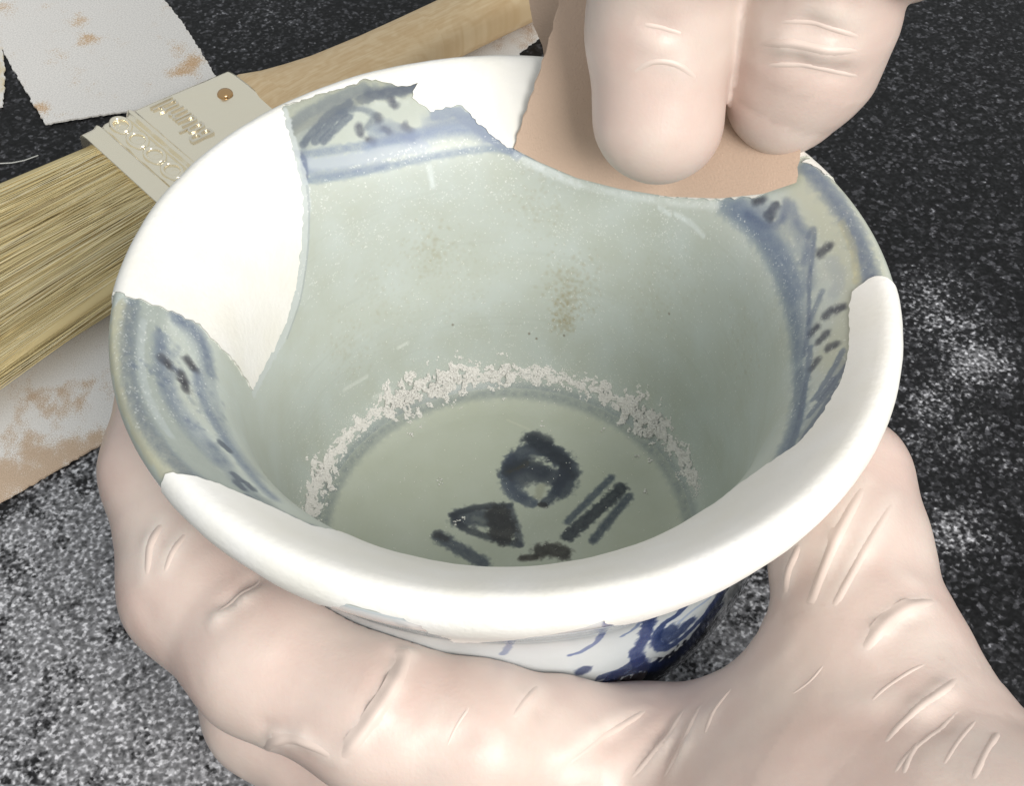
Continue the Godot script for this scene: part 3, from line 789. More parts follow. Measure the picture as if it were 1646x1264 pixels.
# ---------------------------------------------------------------- dust in the bowl
func make_dust() -> void:
	var grain := Shape.new()
	var dirs := [Vector3(1, 0.1, 0), Vector3(-0.9, 0, 0.2), Vector3(0.1, 0.8, 0), Vector3(0, -0.7, 0.1), Vector3(0.2, 0, 1.1), Vector3(0, 0.1, -0.9)]
	for p: Vector3 in dirs:
		grain.add(p, p.normalized())
	for f in [[0, 2, 4], [0, 4, 3], [0, 3, 5], [0, 5, 2], [1, 2, 4], [1, 4, 3], [1, 3, 5], [1, 5, 2]]:
		grain.tri(f[0], f[1], f[2])
	var am := ArrayMesh.new()
	am.add_surface_from_arrays(Mesh.PRIMITIVE_TRIANGLES, grain.arrays(Vector3.ZERO))
	var m := mat(rgb(236, 234, 229), 0.9)
	am.surface_set_material(0, m)
	var places: Array[Transform3D] = []
	var clump := noise(FastNoiseLite.TYPE_SIMPLEX, 0.035, 3, 41)
	var ragged := noise(FastNoiseLite.TYPE_SIMPLEX, 0.3, 3, 42)
	var tries := 0
	while places.size() < 34000 and tries < 400000:
		tries += 1
		var deg := rng.randf_range(172.0, 366.0)
		var q := Vector2(deg, rng.randfn(0.0, 1.0))
		var body := clampf(0.55 + 1.1 * clump.get_noise_1d(deg) + 0.45 * exp(-pow((deg - 318.0) / 16.0, 2.0)) + 0.3 * exp(-pow((deg - 200.0) / 14.0, 2.0)), 0.2, 1.3)
		body *= smoothstep(171.0, 182.0, deg) * (1.0 - smoothstep(332.0, 352.0, deg))
		if rng.randf() > body or ragged.get_noise_3dv(on_bowl(deg, 31.9 + q.y * 1.7) * 1.6) < -0.42 + 0.42 * absf(q.y):
			continue
		var s := 31.9 + q.y * 1.75 * (0.35 + 0.95 * body)
		var heap := maxf(0.0, 1.0 - absf(q.y) * 0.6) * body
		place_grain(places, on_bowl(deg, s, rng.randf_range(0.0, 0.6) * heap + 0.04), rng.randf_range(0.08, 0.2))
	for i in 260:
		var a := rng.randf_range(0.0, TAU)
		var r := 28.0 * sqrt(rng.randf_range(0.05, 1.0))
		place_grain(places, on_bowl(rad_to_deg(a), r, 0.04), rng.randf_range(0.05, 0.14))
	for p: Vector3 in [Vector3(-10.61, 19.06, -10.02), Vector3(21.36, 19.35, -14.99), Vector3(23.29, 19.64, -13.84), Vector3(27.41, 20.64, -9.42), Vector3(22.27, 19.10, -8.11), Vector3(16.02, 19.41, -20.94), Vector3(5.74, 19.09, -21.89), Vector3(-15.86, 19.21, -19.74), Vector3(-7.05, 19.03, -2.91), Vector3(-8.00, 19.03, -1.93)]:
		for k in 7:
			place_grain(places, p + Vector3(rng.randfn(0, 0.25), 0.1, rng.randfn(0, 0.25)), rng.randf_range(0.12, 0.28))
	for i in 4500:
		var deg := rng.randf_range(178.0, 352.0)
		place_grain(places, on_bowl(deg, 31.9 + rng.randfn(0.0, 1.7) + (absf(rng.randfn(0.0, 8.0)) if i % 4 == 0 else 0.0), 0.03), rng.randf_range(0.035, 0.085))
	var mm := MultiMesh.new()
	mm.transform_format = MultiMesh.TRANSFORM_3D
	mm.mesh = am
	mm.instance_count = places.size()
	for i in places.size():
		mm.set_instance_transform(i, places[i])
	var o := MultiMeshInstance3D.new()
	o.name = "sanding_dust"
	o.multimesh = mm
	add_child(o, true)
	tag(o, "pale grey sanding dust gathered in a ring round the bowl floor", "dust")
	o.set_meta("kind", "stuff")


func place_grain(places: Array[Transform3D], at: Vector3, r: float) -> void:
	var b := Basis.from_euler(Vector3(rng.randf() * TAU, rng.randf() * TAU, rng.randf() * TAU)).scaled(Vector3(r, r * rng.randf_range(0.5, 1.0), r))
	places.append(Transform3D(b, at * MM))


# ---------------------------------------------------------------- worktop
func make_worktop() -> void:
	# the part in view has one picture of its own; the rest of the slab repeats plain grain
	var x0 := -150.0
	var x1 := 150.0
	var z0 := -200.0
	var z1 := 60.0
	var w := 2048
	var h := 1775
	var cells := noise(FastNoiseLite.TYPE_CELLULAR, 0.15, 1, 51)
	cells.cellular_return_type = FastNoiseLite.RETURN_CELL_VALUE
	cells.cellular_jitter = 1.0
	var big := bytes(cells, w, h)
	cells.frequency = 0.27
	cells.seed = 52
	var small := bytes(cells, w, h)
	var fine := bytes(noise(FastNoiseLite.TYPE_SIMPLEX, 0.095, 2, 53), w, h)
	var cloud := bytes(noise(FastNoiseLite.TYPE_SIMPLEX, 0.012, 4, 54), w, h)
	# where dust has settled: centre, reach in mm, amount
	var spots := [
		[Vector3(-74.87, 0.00, 13.51), 26.0, 0.62], [Vector3(-65.47, 0.00, 5.32), 20.0, 0.6], [Vector3(-53.24, 0.00, 24.56), 22.0, 0.55], [Vector3(-81.73, 0.00, -8.32), 14.0, 0.4], [Vector3(-72.19, 0.00, -13.56), 12.0, 0.5],
		[Vector3(-70.43, 0.00, -27.31), 8.0, 0.45], [Vector3(-38.89, 0.00, 31.88), 20.0, 0.5], [Vector3(88.49, -0.00, -58.19), 8.0, 0.4], [Vector3(90.67, 0.00, -51.66), 6.0, 0.25], [Vector3(86.11, 0.00, -73.66), 8.0, 0.3], [Vector3(76.58, 0.00, -13.69), 7.0, 0.42], [Vector3(78.85, 0.00, -45.32), 8.0, 0.25], [Vector3(79.55, -0.00, -64.92), 5.0, 0.25],
		[Vector3(77.68, 0.00, -36.18), 10.0, 0.2], [Vector3(91.54, 0.00, -27.45), 10.0, 0.12], [Vector3(37.32, 0.00, 4.04), 12.0, 0.72], [Vector3(31.31, 0.00, 14.57), 10.0, 0.7], [Vector3(77.12, 0.00, 17.90), 10.0, 0.1], [Vector3(-66.49, 0.00, -171.70), 14.0, 0.12], [Vector3(-52.29, 0.00, -166.42), 14.0, 0.1]]
	var lw := 150
	var lh := 130
	var low := PackedByteArray()
	low.resize(lw * lh)
	for y in lh:
		for x in lw:
			var p := Vector2(lerpf(x0, x1, (x + 0.5) / lw), lerpf(z0, z1, (y + 0.5) / lh))
			var k := 0.0
			for q in spots:
				k += q[2] * exp(-Vector2(q[0].x, q[0].z).distance_squared_to(p) / (q[1] * q[1]))
			low[y * lw + x] = int(clampf(k, 0.0, 0.9) * 255.0)
	var dens_im := Image.create_from_data(lw, lh, false, Image.FORMAT_L8, low)
	dens_im.resize(w, h, Image.INTERPOLATE_BILINEAR)
	var dens := dens_im.get_data()
	var px := PackedByteArray()
	px.resize(w * h * 3)
	for i in w * h:
		var b := big[i]
		var s := small[i]
		var f := fine[i]
		var v := 13.0 + (b >> 4) + (s >> 5)
		if b > 186:
			v += (b - 186) * 0.5
		if s > 222:
			v += (s - 222) * 1.2
		v *= 0.55 + f / 255.0 * 0.9
		v += dens[i] * 0.2 * (0.3 + cloud[i] / 180.0) * (0.5 + s / 255.0)
		# grains of white dust where the settled amount beats the noise
		var k := dens[i] * (0.3 + cloud[i] / 255.0 * 1.15)
		var t := (k + (f - 128) * 0.42 + (s - 128) * 0.32 + (b - 128) * 0.08 - 60.0) / 150.0
		var lum := 72.0 + f * 0.24 + s * 0.18 + (maxf(0.0, f - 168) + maxf(0.0, s - 205)) * 0.9
		var o := i * 3
		if t > 0.0:
			if t > 1.0:
				t = 1.0
			t = t * (2.0 - t) * minf(0.9, 0.3 + dens[i] / 150.0)
			lum = minf(lum, 222.0)
			px[o] = int(v + (lum - v) * t)
			px[o + 1] = int(v + (lum - v) * t)
			px[o + 2] = int(v * 1.04 + (minf(lum * 1.02, 225.0) - v * 1.04) * t)
		else:
			px[o] = int(v)
			px[o + 1] = int(v)
			px[o + 2] = int(v * 1.05)
	var tex := ImageTexture.create_from_image(Image.create_from_data(w, h, false, Image.FORMAT_RGB8, px))
	var m := mat(Color.WHITE, 0.5)
	m.albedo_texture = tex
	m.metallic_specular = 0.3
	var sheet := Shape.new()
	var add_rect := func(sh: Shape, a: Vector2, b: Vector2, uva: Vector2, uvb: Vector2) -> void:
		var i := sh.add(Vector3(a.x, 0, a.y), Vector3.UP, uva)
		sh.add(Vector3(b.x, 0, a.y), Vector3.UP, Vector2(uvb.x, uva.y))
		sh.add(Vector3(b.x, 0, b.y), Vector3.UP, uvb)
		sh.add(Vector3(a.x, 0, b.y), Vector3.UP, Vector2(uva.x, uvb.y))
		sh.quad(i, i + 1, i + 2, i + 3)
	add_rect.call(sheet, Vector2(x0, z0), Vector2(x1, z1), Vector2.ZERO, Vector2.ONE)
	# the rest: a part of the same stone with little dust on it, repeated
	var rest_im := Image.create_from_data(w, h, false, Image.FORMAT_RGB8, px).get_region(Rect2i(1300, 60, 512, 512))
	var m2 := mat(Color.WHITE, 0.5)
	m2.albedo_texture = ImageTexture.create_from_image(rest_im)
	m2.metallic_specular = 0.3
	var rest := Shape.new()
	var tile := 75.0
	for r in [[Vector2(-600, -700), Vector2(600, z0)], [Vector2(-600, z1), Vector2(600, 500)], [Vector2(-600, z0), Vector2(x0, z1)], [Vector2(x1, z0), Vector2(600, z1)]]:
		add_rect.call(rest, r[0], r[1], r[0] / tile, r[1] / tile)
	var o := obj("worktop", [sheet, rest], [m, m2])
	o.set_meta("kind", "structure")
	o.set_meta("label", "black speckled granite worktop strewn with white sanding dust")
	o.set_meta("category", "worktop")


# ---------------------------------------------------------------- sandpaper lying on the worktop
func paper_piece(pts: Array, lift: float, s: int, bare: Array, sand: Color) -> Array:
	var poly := []
	for p: Vector3 in pts:
		poly.append(Vector2(p.x, p.z))
	var outline := rough_outline(poly, 0.6, 0.35, s)
	var wave := noise(FastNoiseLite.TYPE_SIMPLEX, 0.02, 2, s + 1)
	var lo := Vector2(1e9, 1e9)
	var hi := Vector2(-1e9, -1e9)
	for p in outline:
		lo = lo.min(p)
		hi = hi.max(p)
	var sz := hi - lo
	var px := 640
	var fine := bytes(noise(FastNoiseLite.TYPE_SIMPLEX, 0.22, 3, s + 2), px, px)
	var soft := bytes(noise(FastNoiseLite.TYPE_SIMPLEX, 0.012, 4, s + 3), px, px)
	var d := PackedByteArray()
	d.resize(px * px * 3)
	var low := PackedByteArray()
	low.resize(80 * 80)
	for i in 6400:
		var q := lo + Vector2(i % 80 + 0.5, i / 80 + 0.5) * sz / 80.0
		var sum := 0.0
		for b in bare:
			sum += b[2] * exp(-q.distance_squared_to(Vector2(b[0].x, b[0].z)) / (b[1] * b[1]))
		low[i] = int(minf(sum, 1.49) * 170.0)
	var bare_im := Image.create_from_data(80, 80, false, Image.FORMAT_L8, low)
	bare_im.resize(px, px, Image.INTERPOLATE_BILINEAR)
	var bare_map := bare_im.get_data()
	for y in px:
		for x in px:
			var i := y * px + x
			var worn := 1.25 * bare_map[i] / 170.0
			var t := clampf(1.35 - worn + (fine[i] - 128) / 210.0 + (soft[i] - 128) / 190.0, 0.0, 1.0)
			t = clampf(t * 1.3, 0.0, 1.0)
			var g := 1.0 + (fine[i] - 128) / 1500.0
			d[i * 3] = clampi(int(lerpf(sand.r * 255, 216, t) * g), 0, 255)
			d[i * 3 + 1] = clampi(int(lerpf(sand.g * 255, 213, t) * g), 0, 255)
			d[i * 3 + 2] = clampi(int(lerpf(sand.b * 255, 209, t) * g), 0, 255)
	var m := mat(Color.WHITE, 0.92)
	m.albedo_texture = ImageTexture.create_from_image(Image.create_from_data(px, px, false, Image.FORMAT_RGB8, d))
	m.texture_repeat = false
	m.metallic_specular = 0.2
	var sh := Shape.new()
	var height := func(p: Vector2) -> float:
		return lift + 0.35 + 0.5 * (0.5 + 0.5 * wave.get_noise_2d(p.x, p.y))
	for t: PackedVector2Array in cut(outline, Vector2(5, 5)):
		var id := []
		for p in t:
			var hx: float = height.call(p + Vector2(0.5, 0)) - height.call(p - Vector2(0.5, 0))
			var hz: float = height.call(p + Vector2(0, 0.5)) - height.call(p - Vector2(0, 0.5))
			id.append(sh.add(Vector3(p.x, height.call(p), p.y), Vector3(-hx, 1, -hz).normalized(), (p - lo) / sz))
		sh.tri(id[0], id[1], id[2])
	for i in outline.size():
		var a := outline[i]
		var b := outline[(i + 1) % outline.size()]
		var o := (b - a).orthogonal().normalized()
		if Geometry2D.is_point_in_polygon(a.lerp(b, 0.5) + o * 0.1, outline):
			o = -o
		var nn := Vector3(o.x, 0, o.y)
		var k := sh.add(Vector3(a.x, height.call(a), a.y), nn, (a - lo) / sz)
		sh.add(Vector3(b.x, height.call(b), b.y), nn, (b - lo) / sz)
		sh.add(Vector3(b.x, height.call(b) - 0.42, b.y), nn, (b - lo) / sz)
		sh.add(Vector3(a.x, height.call(a) - 0.42, a.y), nn, (a - lo) / sz)
		sh.quad(k, k + 1, k + 2, k + 3)
	var mid := (lo + hi) * 0.5
	return [sh, m, Vector3(mid.x, 0, mid.y)]


func make_sandpaper() -> void:
	var grp := "dusty pieces of sandpaper on the worktop"
	var r := paper_piece([Vector3(-144.35, 0.00, -202.70), Vector3(-96.94, 0.00, -202.77), Vector3(-85.37, 0.00, -177.62), Vector3(-77.96, 0.00, -165.08), Vector3(-71.16, 0.00, -151.87), Vector3(-67.29, 0.00, -143.83), Vector3(-74.32, 0.00, -133.24), Vector3(-84.62, 0.00, -131.62), Vector3(-93.40, 0.00, -129.79), Vector3(-103.42, 0.00, -126.84), Vector3(-117.93, 0.00, -152.31), Vector3(-129.09, 0.00, -172.96)], 0.0, 61,
		[[Vector3(-100.91, 0.00, -159.64), 3.2, 1.0], [Vector3(-103.42, -0.00, -166.36), 2.6, 0.6], [Vector3(-98.16, 0.00, -154.58), 2.2, 0.5], [Vector3(-104.23, -0.00, -154.07), 3.0, 0.55], [Vector3(-74.85, -0.00, -148.18), 4.6, 1.0], [Vector3(-74.37, 0.00, -154.86), 3.0, 0.6], [Vector3(-104.81, 0.00, -132.05), 3.4, 0.85], [Vector3(-112.46, 0.00, -146.19), 2.2, 0.45], [Vector3(-124.21, 0.00, -171.62), 4.0, 0.7], [Vector3(-80.21, 0.00, -157.37), 3.0, 0.35]], rgb(196, 166, 134))
	tag(obj("sandpaper", [r[0]], [r[1]], r[2]), "white dusted sandpaper piece with small orange bare spots, above the metal ferrule", "sandpaper", grp)
	r = paper_piece([Vector3(-135.49, 0.00, -162.42), Vector3(-121.34, 0.00, -160.63), Vector3(-117.51, 0.00, -148.62), Vector3(-115.43, 0.00, -139.01), Vector3(-114.41, 0.00, -133.42), Vector3(-127.00, 0.00, -129.75)], 0.0, 62, [[Vector3(-118.25, 0.00, -146.18), 12.0, 0.9]], rgb(206, 192, 162))
	tag(obj("sandpaper", [r[0]], [r[1]], r[2]), "narrow beige sliver of sandpaper cut by the left edge of the photo", "sandpaper", grp)
	r = paper_piece([Vector3(-106.81, 0.00, -61.34), Vector3(-93.77, 0.00, -73.48), Vector3(-70.57, 0.00, -68.22), Vector3(-64.43, 0.00, -45.19), Vector3(-66.61, 0.00, -37.54), Vector3(-72.95, 0.00, -33.67), Vector3(-88.69, 0.00, -20.02), Vector3(-95.00, 0.00, -14.87)], 0.0, 63,
		[[Vector3(-89.40, 0.00, -23.06), 8.0, 1.1], [Vector3(-81.82, -0.00, -28.73), 7.0, 1.0], [Vector3(-76.97, 0.00, -32.35), 4.0, 0.7], [Vector3(-89.19, 0.00, -44.39), 4.5, 0.7], [Vector3(-82.66, -0.00, -43.62), 4.0, 0.75], [Vector3(-78.71, 0.00, -47.05), 4.0, 0.5], [Vector3(-89.04, 0.00, -36.03), 3.0, 0.6], [Vector3(-73.73, 0.00, -36.04), 3.0, 0.8]], rgb(190, 168, 146))
	tag(obj("sandpaper", [r[0]], [r[1]], r[2]), "tan sandpaper with smeared white dust under the brush bristles", "sandpaper", grp)
	r = paper_piece([Vector3(-36.34, 0.00, -134.44), Vector3(-37.60, 0.00, -151.17), Vector3(-19.09, 0.00, -163.85), Vector3(-7.54, 0.00, -191.16), Vector3(9.87, 0.00, -196.98), Vector3(13.27, 0.00, -171.79), Vector3(8.12, 0.00, -161.30), Vector3(3.03, 0.00, -155.20), Vector3(-2.45, 0.00, -139.14)], 0.0, 64, [[Vector3(-25.91, 0.00, -151.18), 14.0, 0.6], [Vector3(4.88, 0.00, -166.49), 12.0, 0.7]], rgb(190, 170, 152))
	tag(obj("sandpaper", [r[0]], [r[1]], r[2]), "greyish pink sandpaper piece behind the bowl, beside the brush handle", "sandpaper", grp)


# ---------------------------------------------------------------- paint brush
var brush_at := Vector3(-89.7, 0, -108.4)     # the upper left corner of the ferrule, on the worktop
var brush_t := Vector3.ZERO                       # along the brush, towards the handle
var brush_w := Vector3.ZERO                       # across it


func bp(t: float, w: float, h: float) -> Vector3:
	return brush_at + brush_t * t + brush_w * w + Vector3.UP * h


# a flattened bar: each ring is [t, centre w, half width, centre height, half height, squareness]
func flat_bar(rings: Array, sides: int, uv_len := 20.0) -> Shape:
	var sh := Shape.new()
	for r in rings:
		for j in sides + 1:
			var a := TAU * j / sides
			var e: float = 2.0 / r[5]
			var x := signf(cos(a)) * pow(absf(cos(a)), e)
			var y := signf(sin(a)) * pow(absf(sin(a)), e)
			sh.add(bp(r[0], r[1] + r[2] * x, r[3] + r[4] * y), Vector3.UP, Vector2(r[0] / uv_len, (r[1] + r[2] * x) / uv_len))
	for i in rings.size() - 1:
		for j in sides:
			var a := i * (sides + 1) + j
			sh.idx.append_array(PackedInt32Array([a, a + sides + 1, a + 1, a + 1, a + sides + 1, a + sides + 2]))
	for end in [0, rings.size() - 1]:
		var r: Array = rings[end]
		var k := sh.add(bp(r[0], r[1], r[3]), Vector3.UP, Vector2(r[0], r[1]) / uv_len)
		for j in sides:
			var a: int = end * (sides + 1) + j
			sh.idx.append_array(PackedInt32Array([k, a, a + 1] if end == 0 else [k, a + 1, a]))
	sh.smooth()
	for i in rings.size():                       # the seam is one point
		var a := i * (sides + 1)
		var nn := (sh.n[a] + sh.n[a + sides]).normalized()
		sh.n[a] = nn
		sh.n[a + sides] = nn
	return sh


func make_brush() -> void:
	var ax := Vector3(0.69926, 0, -0.71487)
	var sd := Vector3(0.71487, 0, 0.69926)
	brush_t = (ax + sd * 0.075).normalized()
	brush_w = Vector3(-brush_t.z, 0, brush_t.x)
	var base := bp(18, 21, 0)
	var t := thing("paint_brush", "flat paint brush with pale bristles, shiny metal ferrule and wooden handle", "paint brush", base)
	# ferrule: pressed sheet metal with two grooves across it
	var steel := mat(rgb(247, 238, 216), 0.2, 0.88)
	with_bump(steel, bump_texture(0.012, 3, 81, 256, 8.0), 0.4, 34.0)
	var rings := []
	for i in 91:
		var x := 36.0 * i / 90.0
		var lift := 0.0
		lift += 0.6 * exp(-pow((x - 3.9) / 0.45, 2.0)) - 0.5 * exp(-pow((x - 4.9) / 0.45, 2.0))
		lift += 0.8 * exp(-pow((x - 11.6) / 0.55, 2.0)) - 0.7 * exp(-pow((x - 10.6) / 0.6, 2.0))
		var taper := 1.0 - 0.05 * x / 36.0
		rings.append([x, 21.0, 21.0 * taper + lift * 0.4, 6.8, 6.2 + lift + 0.3 * sin(x * 0.12), 9.0])
	obj("ferrule", [flat_bar(rings, 72)], [steel], base, t)
	# a row of pressed rings, each round a small dimple
	for k in 6:
		var sh := Shape.new()
		var c := Vector2(7.6, 4.6 + k * 6.6)
		for i in 25:
			var a := TAU * i / 24.0
			for j in 9:
				var b := TAU * j / 8.0
				var rr := 1.0 + 0.27 * cos(b)
				sh.add(bp(c.x + 1.75 * rr * cos(a), c.y + 2.55 * rr * sin(a), 13.05 + 0.85 * sin(b)), Vector3.UP)
		for i in 24:
			for j in 8:
				var q := i * 9 + j
				sh.idx.append_array(PackedInt32Array([q, q + 1, q + 9, q + 1, q + 10, q + 9]))
		sh.smooth()
		var ring := obj("pressed_ring", [sh], [steel], base, t)
		var dot := Shape.new()
		dome(dot, bp(c.x + 0.2, c.y + 0.3, 12.9), 0.8, 0.5)
		obj("pressed_dot", [dot], [steel], base, ring)
	# rivet
	var brass := mat(rgb(196, 160, 116), 0.22, 1.0)
	var rv := Shape.new()
	dome(rv, bp(30.2, 9.6, 12.9), 1.75, 1.2)
	obj("rivet", [rv], [brass], base, t)
	# raised lettering, read from the handle side
	var tm := TextMesh.new()
	tm.text = "Bdumtll"
	var fnt := SystemFont.new()
	fnt.font_names = PackedStringArray(["Droid Sans"])
	tm.font = fnt
	tm.font_size = 32
	tm.pixel_size = 0.00021
	tm.depth = 0.0009
	tm.material = mat(rgb(226, 218, 200), 0.3, 0.75)
	var lt := MeshInstance3D.new()
	lt.name = "raised_lettering"
	lt.mesh = tm
	t.add_child(lt, true)
	lt.transform = Transform3D(Basis(-brush_w * 0.72, -brush_t * 1.05, Vector3.UP), (bp(18.4, 11.6, 13.2) - base) * MM)
	# handle
	var wood := mat(Color.WHITE, 0.5)
	wood.albedo_texture = wood_texture()
	wood.metallic_specular = 0.35
	var hr := []
	var keys := [[33.0, 20.0, 19.0, 5.0], [36.5, 20.0, 19.0, 5.6], [38.0, 19.5, 18.2, 6.0], [42.0, 19.3, 15.6, 6.2], [47.0, 18.8, 13.2, 6.4], [53.0, 18.2, 10.8, 6.6], [65.0, 17.2, 8.3, 6.6], [77.0, 16.2, 6.8, 6.4], [86.0, 16.0, 6.5, 6.3], [100.0, 16.0, 6.6, 6.4], [116.0, 15.5, 7.6, 6.6], [128.0, 15.0, 8.0, 6.2], [134.0, 15.0, 6.0, 5.0], [136.0, 15.0, 3.0, 2.4]]
	for i in keys.size() - 1:
		for j in 5:
			var k := j / 5.0
			var a: Array = keys[i]
			var b: Array = keys[i + 1]
			hr.append([lerpf(a[0], b[0], k), lerpf(a[1], b[1], k), lerpf(a[2], b[2], k), 7.4, lerpf(a[3], b[3], k), 2.7])
	obj("handle", [flat_bar(hr, 40, 40.0)], [wood], base, t)
	# bristles: a solid core under a coat of single hairs
	var hair_mat := mat(Color.WHITE, 0.55)
	hair_mat.vertex_color_use_as_albedo = true
	var hair := Shape.new()
	var core := mat(rgb(200, 182, 134), 0.8)
	var cr := []
	for i in 9:
		var x := 2.0 - 66.0 * i / 8.0
		cr.append([x, 21.0 - i * 0.15, 19.6 + i * 1.0, 6.6 - i * 0.22, 5.3 - i * 0.35, 4.0])
	cr.reverse()
	obj("bristle_core", [flat_bar(cr, 32)], [core], base, t)
	var tones := [rgb(218, 204, 160), rgb(208, 192, 144), rgb(196, 178, 128), rgb(224, 212, 174), rgb(180, 160, 112), rgb(212, 197, 150)]
	for i in 4200:
		var u := rng.randf_range(-1.0, 1.0)
		var layer := rng.randf_range(-0.4, 1.0)
		if rng.randf() < 0.12:
			u = signf(u) * rng.randf_range(0.96, 1.02)
			layer = rng.randf_range(-1.0, 1.0)
		var top := layer * sqrt(maxf(0.0, 1.0 - pow(absf(u), 5.0)))
		var fan := 7.5 * u + rng.randfn(0.0, 1.1)
		var bow := rng.randfn(0.0, 0.8)
		var col: Color = tones[rng.randi() % tones.size()]
		col = col.srgb_to_linear() * rng.randf_range(0.95, 1.2)
		col.a = 1.0
		var len_ := rng.randf_range(58.0, 72.0)
		var r := rng.randf_range(0.1, 0.19)
		var lift := rng.randf_range(-0.2, 0.5)
		var prev := 0
		for k in 6:
			var f := k / 5.0
			var wv := 21.0 + u * 19.8 + fan * f * f * 0.5 + fan * f * 0.5 + bow * sin(f * PI)
			var hh := 6.7 - 1.6 * f + top * (5.6 - 2.2 * f) + lift * sin(f * 3.0)
			var p := bp(1.0 - len_ * f, wv, maxf(hh, 0.5))
			var first := 0
			for j in 3:
				var a := TAU * j / 3.0 + 0.5
				var nn := brush_w * cos(a) + Vector3.UP * sin(a)
				var id := hair.add(p + nn * r * (1.0 - 0.5 * f), nn, Vector2.ZERO, col)
				if j == 0:
					first = id
			if k > 0:
				for j in 3:
					hair.quad(prev + j, prev + (j + 1) % 3, first + (j + 1) % 3, first + j)
			prev = first
	var br := obj("bristles", [hair], [hair_mat], base, t)
	br.set_meta("kind", "stuff")
	# one loose hair beside the brush
	var stray := Shape.new()
	var path := [Vector3(-114.53, 0.40, -113.45), Vector3(-110.37, 0.50, -113.12), Vector3(-107.67, 0.60, -113.21), Vector3(-105.21, 0.50, -114.18), Vector3(-102.65, 0.40, -116.02)]
	for k in path.size():
		for j in 4:
			var a := TAU * j / 4.0
			var nn := Vector3(0, sin(a), cos(a))
			stray.add(path[k] + nn * 0.16, nn)
		if k > 0:
			for j in 4:
				stray.quad(k * 4 - 4 + j, k * 4 - 4 + (j + 1) % 4, k * 4 + (j + 1) % 4, k * 4 + j)
	tag(obj("loose_hair", [stray], [mat(rgb(205, 205, 200), 0.5)], path[2]), "single pale hair lying on the dark stone beside the bristles", "hair")


func dome(sh: Shape, at: Vector3, r: float, h: float) -> void:
	var rows := 5
	var seg := 14
	var start := sh.v.size()
	for i in rows + 1:
		var e := PI * 0.5 * i / rows
		for j in seg + 1:
			var a := TAU * j / seg
			var p := Vector3(cos(a) * cos(e) * r, sin(e) * h, sin(a) * cos(e) * r)
			sh.add(at + p, Vector3(p.x / r / r, p.y / h / h, p.z / r / r).normalized())
	for i in rows:
		for j in seg:
			var q := start + i * (seg + 1) + j
			sh.quad(q, q + 1, q + seg + 2, q + seg + 1)


func wood_texture() -> ImageTexture:
	var w := 512
	var f := noise(FastNoiseLite.TYPE_SIMPLEX, 0.01, 4, 91)
	var d := PackedByteArray()
	d.resize(w * w * 3)
	for y in w:
		for x in w:
			var bend := f.get_noise_2d(x * 0.6, y * 0.6) * 6.0
			var g := 0.5 + 0.5 * sin(y * 0.11 + bend) * (0.6 + 0.4 * f.get_noise_2d(x * 0.2, y * 3.0))
			g = clampf(0.75 * g + 0.4 * f.get_noise_2d(x * 0.5 + 300.0, y * 9.0), 0.0, 1.0)
			var c := rgb(218, 194, 156).lerp(rgb(202, 172, 130), g)
			var o := (y * w + x) * 3
			d[o] = int(c.r * 255)
			d[o + 1] = int(c.g * 255)
			d[o + 2] = int(c.b * 255)
	return ImageTexture.create_from_image(Image.create_from_data(w, w, false, Image.FORMAT_RGB8, d))


